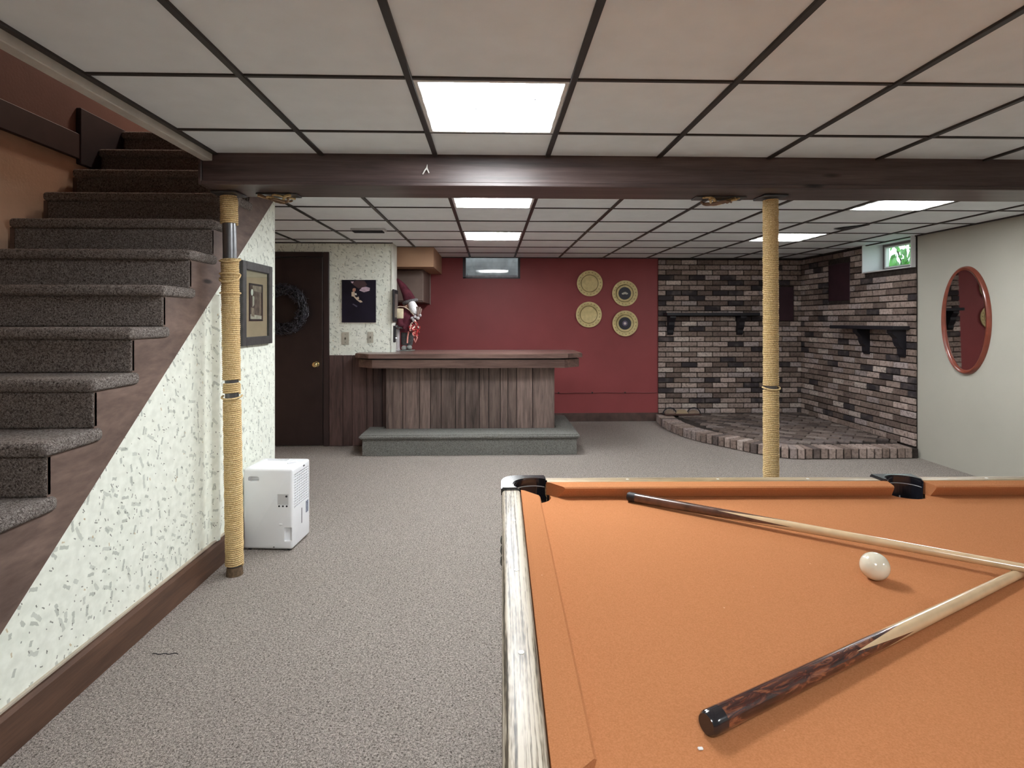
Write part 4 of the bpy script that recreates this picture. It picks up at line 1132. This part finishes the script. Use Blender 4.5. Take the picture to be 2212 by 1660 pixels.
# ------------------------------------------------------------------ pool table (built in local axes, then turned a little)
ZC, ZR = .768, .806
T = thing('pool_table', (0, 0, 0), 'oak-railed pool table with orange cloth in the foreground', 'pool table')
TL, TW_, RW, WD = 2.34, 1.17, .112, .057         # playing length, width, rail width, timber part of the rail
OX, OY = TL+2*RW, TW_+2*RW                        # outer size; local x 0..OX, y 0..-OY
CP = .060                                         # pocket radius
def arc(cx, cy, r, a0, a1, n=12): return [(cx+r*math.cos(a0+(a1-a0)*k/n), cy+r*math.sin(a0+(a1-a0)*k/n)) for k in range(n+1)]
corners = [(.092, -.092), (OX-.092, -.092), (OX-.092, -OY+.092), (.092, -OY+.092)]
e = .07
bed = []
bed += arc(*corners[0], CP, -PI/2-.35, .35, 14)                       # far-left corner notch (going round inside)
sx = OX/2
bed += [(sx-.064, -e)]+arc(sx, -.068, .056, -PI+.2, -.2, 10)+[(sx+.064, -e)]
bed += arc(*corners[1], CP, -PI-.35, -PI/2+.35, 14)
bed += arc(*corners[2], CP, PI/2-.35, PI+.35, 14)
bed += [(sx+.064, -OY+e)]+arc(sx, -OY+.068, .056, -.2+PI-(PI-.4)*0, .2, 10)[::1]+[(sx-.064, -OY+e)] if False else [(sx+.064, -OY+e), (sx-.064, -OY+e)]
bed += arc(*corners[3], CP, -.35, PI/2+.35, 14)
b = bmnew(); prism(b, bed, ZC-.03, ZC, 'z'); mk('playing_cloth', b, FELT, T)
# cushions: profile d (distance from the outer edge) and z
prof = [(WD, ZR-.040), (WD, ZR), (WD+.010, ZR+.0015), (RW-.004, ZR-.001), (RW, ZR-.005), (RW-.003, ZR-.012), (RW-.020, ZC+.001)]
def cushion(side, a0, a1, c0, c1):
    """side: 'l','r','f','n'; runs a0..a1 at the nose, widening by c0/c1 towards the timber"""
    b = bmnew(); rings = []
    for end in (0, 1):
        rg = []
        for d_, z in prof:
            f = (RW-d_)/(RW-WD)
            a = (a0-c0*f) if end == 0 else (a1+c1*f)
            if side == 'f': p = (a, -d_, z)
            elif side == 'n': p = (a, -OY+d_, z)
            elif side == 'l': p = (d_, a, z)
            else: p = (OX-d_, a, z)
            rg.append(b.verts.new(p))
        rings.append(rg)
    n = len(prof)
    for k in range(n): b.faces.new((rings[0][k], rings[0][(k+1) % n], rings[1][(k+1) % n], rings[1][k]))
    b.faces.new(rings[0]); b.faces.new(rings[1])
    mk('cushion', b, FELT, T)
g1, g2 = .082, .066
cushion('f', RW+g1, sx-g2, .054, .012); cushion('f', sx+g2, OX-RW-g1, .012, .054)
cushion('n', RW+g1, sx-g2, .054, .012); cushion('n', sx+g2, OX-RW-g1, .012, .054)
cushion('l', -OY+RW+g1, -RW-g1, .054, .054); cushion('r', -OY+RW+g1, -RW-g1, .054, .054)
# timber rails
cc = .136
def rail(x0, x1, y0, y1, m):
    b = bmnew(); box(b, x0, x1, y0, y1, ZR-.085, ZR, .010, 3); smooth_by_angle(mk('rail', b, m, T), 40)
rail(0, WD-.001, -OY+cc, -cc, OAK_GLARE); rail(OX-WD+.001, OX, -OY+cc, -cc, OAK_GLARE)
rail(cc, sx-.062, -WD+.001, 0, OAKX); rail(sx+.062, OX-cc, -WD+.001, 0, OAKX)
rail(cc, sx-.062, -OY, -OY+WD-.001, OAKX); rail(sx+.062, OX-cc, -OY, -OY+WD-.001, OAKX)
PEARL = plain('pearl_sight', (.85, .84, .78), .25)
def sight(x, y):
    b = bmnew(); lathe(b, [(0, .0012), (.0048, .001), (.0055, -.004)], Matrix.Translation((x, y, ZR)), 14); mk('sight', b, PEARL, T)
for k in (1, 2, 3):
    sight(WD*.52, -RW-TW_*k/4); sight(OX-WD*.52, -RW-TW_*k/4)
    for s0 in (RW, sx): sight(s0+TL/2*k/4, -WD*.52); sight(s0+TL/2*k/4, -OY+WD*.52)
# pocket castings
def corner_casting(cx, cy, qx, qy):
    """outer corner at (cx,cy), table lies towards (qx,qy)"""
    t_ = lambda p: (cx+qx*p[0], cy+qy*p[1])
    r = .055
    outer = [(-.003, cc+.004), (-.003, r)]+[(r-.003-(r)*math.cos(PI/2*k/8), r-.003-r*math.sin(PI/2*k/8)) for k in range(1, 8)]+[(r, -.003), (cc+.004, -.003)]
    ctr = .098; ri = .062
    inner = [(cc+.004, WD)]+[(ctr+ri*math.cos(a), ctr+ri*math.sin(a)) for a in [(-.30*PI)-(.9*PI)*k/16 for k in range(17)]]+[(WD, cc+.004)]
    b = bmnew(); prism(b, [t_(p) for p in outer+inner], ZR-.02, ZR+.007, 'z')
    bmesh.ops.bevel(b, geom=[e_ for e_ in b.edges if len(e_.link_faces) == 2 and e_.calc_face_angle(0) > .6], offset=.0035, segments=2, affect='EDGES')
    o = smooth_by_angle(mk('pocket_casting', b, BLACKP, T), 50)
    # liner: black wall inside the pocket
    b = bmnew(); n = 22; a0 = -.25*PI; a1 = -1.25*PI
    top = []; bot = []; mid = []
    for k in range(n+1):
        a = a0+(a1-a0)*k/n
        top.append(b.verts.new((*t_((ctr+(ri+.002)*math.cos(a), ctr+(ri+.002)*math.sin(a))), ZR+.004)))
        mid.append(b.verts.new((*t_((ctr+(ri-.002)*math.cos(a), ctr+(ri-.002)*math.sin(a))), ZC-.03)))
        bot.append(b.verts.new((*t_((ctr+(ri-.012)*math.cos(a), ctr+(ri-.012)*math.sin(a))), ZC-.13)))
    for k in range(n):
        b.faces.new((top[k], top[k+1], mid[k+1], mid[k])); b.faces.new((mid[k], mid[k+1], bot[k+1], bot[k]))
    ft = [b.verts.new((*t_((ctr+(ri-.012)*math.cos(2*PI*k/20), ctr+(ri-.012)*math.sin(2*PI*k/20))), ZC-.128)) for k in range(20)]; b.faces.new(ft)
    lw = [[b.verts.new((*t_((.092+(CP+.003)*math.cos(2*PI*k/28), .092+(CP+.003)*math.sin(2*PI*k/28))), z_)) for k in range(28)] for z_ in (ZC-.0015, ZC-.13)]
    for k in range(28): b.faces.new((lw[0][k], lw[0][(k+1) % 28], lw[1][(k+1) % 28], lw[1][k]))
    PL = mk('pocket_liner', b, BLACKP, T)
    # outer skirt of the corner below the casting
    b = bmnew(); prism(b, [t_((p[0]+.002, p[1]+.002)) for p in outer]+[t_((cc+.004, .03)), t_((.05, .05)), t_((.03, cc+.004))], ZR-.085, ZR-.019, 'z'); mk('corner_block', b, BLACKP, T)
    b = bmnew(); pts_ = [(ctr+(ri+.001)*math.cos(a), ctr+(ri+.001)*math.sin(a)) for a in [(-.30*PI)-(.9*PI)*k/20 for k in range(21)]]
    tube(b, [(*t_(p), ZR-.018) for p in pts_], .0016, 6); mk('pocket_piping', b, PLASTIC_G, PL)
corner_casting(0, 0, 1, -1); corner_casting(OX, 0, -1, -1); corner_casting(0, -OY, 1, 1); corner_casting(OX, -OY, -1, 1)
def side_casting(cx, cy, qy):
    t_ = lambda p: (cx+p[0], cy+qy*p[1])
    ro, ri, ctr = .070, .052, .070
    outer = [(-.070, -.004), (.070, -.004)]
    inn = [(.064, WD), (ri, ctr)]+[(ri*math.cos(a), ctr-.004+ri*.98*math.sin(a)) for a in [-PI*k/16 for k in range(1, 16)]]+[(-ri, ctr), (-.064, WD)]
    b = bmnew(); prism(b, [t_(p) for p in outer+inn], ZR-.02, ZR+.007, 'z')
    bmesh.ops.bevel(b, geom=[e_ for e_ in b.edges if len(e_.link_faces) == 2 and e_.calc_face_angle(0) > .6], offset=.0035, segments=2, affect='EDGES')
    smooth_by_angle(mk('pocket_casting', b, BLACKP, T), 50)
    b = bmnew(); top = []; bot = []
    for k in range(23):
        a = .15-(PI+.3)*k/22
        top.append(b.verts.new((*t_(((ri+.002)*math.cos(a), ctr-.004+(ri+.002)*math.sin(a))), ZR+.003)))
        bot.append(b.verts.new((*t_(((ri-.006)*math.cos(a), ctr-.004+(ri-.006)*math.sin(a))), ZC-.13)))
    for k in range(22): b.faces.new((top[k], top[k+1], bot[k+1], bot[k]))
    ft = [b.verts.new((*t_(((ri-.004)*math.cos(2*PI*k/20), ctr+(ri-.004)*math.sin(2*PI*k/20))), ZC-.128)) for k in range(20)]; b.faces.new(ft)
    mk('pocket_liner', b, BLACKP, T)
    b = bmnew(); tube(b, [(*t_(((ri+.001)*math.cos(a), ctr-.004+(ri+.001)*math.sin(a))), ZR-.018) for a in [-PI*k/20 for k in range(21)]], .0016, 6); mk('pocket_piping', b, PLASTIC_G, T)
    for q in (-.012, .016):
        b = bmnew(); tube(b, [(*t_((q, ctr-.004-ri+.004)), ZC-.02), (*t_((q, ctr-.002-ri+.004)), ZC-.06)], .002, 6); mk('pocket_rivet', b, PLASTIC_G, T)
side_casting(sx, 0, -1); side_casting(sx, -OY, 1)
# cabinet and legs
b = bmnew(); box(b, .020, OX-.020, -OY+.020, -.020, .640, ZR-.085, .004)
mk('apron_cap', b, OAKD, T)
b = bmnew(); box(b, .055, OX-.055, -OY+.055, -.055, .50, .640, .006); mk('cabinet', b, OAKD, T)
for x in (.20, OX-.20):
    for y in (-.20, -OY+.20):
        b = bmnew(); box(b, x-.075, x+.075, y-.075, y+.075, .03, .50, .008); lg = mk('leg', b, OAKD, T)
        b = bmnew(); box(b, x-.085, x+.085, y-.085, y+.085, 0, .03, .004); mk('leg_foot', b, OAKD, lg)
for y in (-.26, -.33, -.40):
    b = bmnew(); ball(b, (.006, y, .70), .012, 1, 1.3, 1.3, 2); mk('rail_bolt', b, BLACKP, T)
TA = math.radians(-1.05)
T.location = (.034, 1.876, 0); T.rotation_euler = (0, 0, TA)

# ------------------------------------------------------------------ ball and cues
b = bmnew(); ball(b, (.814, 1.196, ZC+.0287), .0286, sub=4)
tag(mk('cue_ball', b, plain('ivory_ball', (.78, .74, .60), .08, .5, coat=1.0, var=.01), None, smooth=True), 'ivory white cue ball resting on the orange cloth', 'ball')

def cue(A, Bp, label, r0, r1, butt_cols, splice, tipz):
    """A: butt centre, Bp: tip centre. splice: (start, point) distance along where the dark butt becomes maple"""
    A = Vector(A); Bp = Vector(Bp); d_ = (Bp-A); Lc = d_.length; d_.normalize()
    t = thing('pool_cue', tuple(A), label, 'cue', 'pool cues lying crossed on the table')
    q = d_.to_track_quat('Z', 'Y').to_matrix().to_4x4()
    M = Matrix.Translation(A) @ q
    rad = lambda s: r0+(r1-r0)*min(1, s/Lc)**.9
    b = bmnew(); lathe(b, [(0, 0), (rad(0)*.82, 0), (rad(0)*.98, .004), (rad(0), .012), (rad(0)*1.0, .026)], M, 26); smooth_by_angle(mk('bumper', b, BLACKP if butt_cols != 'plain' else BLACK, t), 40)
    s0, s1 = splice; seg = 32; 
    # butt with pointed splices: boundary follows a zig-zag
    def zig(k): 
        f = abs(((k/seg*4) % 1)*2-1); return s0+(s1-s0)*f
    bb = bmnew(); n = 30
    rows_ = []
    for i in range(n+1):
        row = []
        for k in range(seg):
            s = .026+(zig(k)-.026)*i/n
            a = 2*PI*k/seg; row.append(bb.verts.new(M @ Vector((rad(s)*math.cos(a), rad(s)*math.sin(a), s))))
        rows_.append(row)
    for i in range(n):
        for k in range(seg): bb.faces.new((rows_[i][k], rows_[i][(k+1) % seg], rows_[i+1][(k+1) % seg], rows_[i+1][k]))
    smooth_by_angle(mk('butt', bb, ROSE if butt_cols != 'plain' else WALN, t), 60)
    bb = bmnew(); rows_ = []
    for i in range(n+1):
        row = []
        for k in range(seg):
            s = zig(k)+(Lc-.03-zig(k))*i/n
            a = 2*PI*k/seg; row.append(bb.verts.new(M @ Vector((rad(s)*math.cos(a), rad(s)*math.sin(a), s))))
        rows_.append(row)
    for i in range(n):
        for k in range(seg): bb.faces.new((rows_[i][k], rows_[i][(k+1) % seg], rows_[i+1][(k+1) % seg], rows_[i+1][k]))
    smooth_by_angle(mk('shaft', bb, MAPLE, t), 60)
    b = bmnew(); lathe(b, [(rad(Lc), Lc-.031), (rad(Lc), Lc-.008), (0, Lc-.008)], M, 20); mk('ferrule', b, WHITE, t)
    b = bmnew(); lathe(b, [(rad(Lc)*.97, Lc-.008), (rad(Lc)*.95, Lc-.002), (0, Lc)], M, 20); mk('tip', b, plain('leather_tip', (.12, .22, .38), .9), t)
ROSE = wood('rosewood_butt', (.014, .006, .007), (.20, .065, .035), 'z', 26, .12, .2, coat=.8, obj=False)
def rosewood():
    k = N('rosewood_figure'); v = k.pos((1, 1, 1), (0, 0, -math.radians(27.5))); mp = k.n('ShaderNodeMapping'); k.t.links.new(v, mp.inputs[0]); mp.inputs['Scale'].default_value = (.22, 1, 1)
    f = k.noise(mp.outputs[0], 95, 4, .6, 1.2)
    c = k.ramp(f, [(.38, (.012, .006, .008)), (.52, (.075, .022, .016)), (.66, (.24, .085, .042))])
    return k.base(c, .22, .5, 0, .8)
ROSE = rosewood()
WALN = plain('walnut_butt', (.105, .050, .034), .25, coat=.7, var=.35, vs=30)
MAPLE = plain('maple_shaft', (.66, .49, .30), .22, coat=.7, var=.08, vs=25)
A2 = Vector((.284, .752, ZC+.0162)); d2 = Vector((1.120-.284, 1.190-.752, 0)).normalized()
B2 = A2+d2*1.45; B2.z = ZC+.0072
cue(A2, B2, 'pool cue with a dark figured butt nearest the viewer', .0158, .0068, 'rose', (.33, .50), 0)
A1 = Vector((.415, 1.737, ZC+.0150)); d1 = Vector((1.128-.415, 1.180-1.737, 0)).normalized()
B1 = A1+d1*1.45; B1.z = ZC+.015+(.0095)*1.45/.92+.004
cue(A1, B1, 'pool cue with a plain brown butt lying across the other, by the far cushion', .0140, .0066, 'plain', (.27, .46), 0)

# chalk crumb on the cloth and thread on the carpet
b = bmnew(); box(b, .2645, .2715, .727, .7315, ZC+.0003, ZC+.003, .001); tag(mk('chalk_crumb', b, WHITE, None), 'tiny white chalk crumb on the orange cloth near the dark cue butt', 'crumb')
b = bmnew(); tube(b, [(-1.31+.004*math.cos(i), 2.215+.0, .004) if False else (-1.335+.0085*i, 2.30+.004*math.sin(i*1.4), .006) for i in range(13)], .0018, 5)
tag(mk('dark_thread', b, BLACK, None), 'short dark thread lying on the carpet near the baseboard', 'thread')
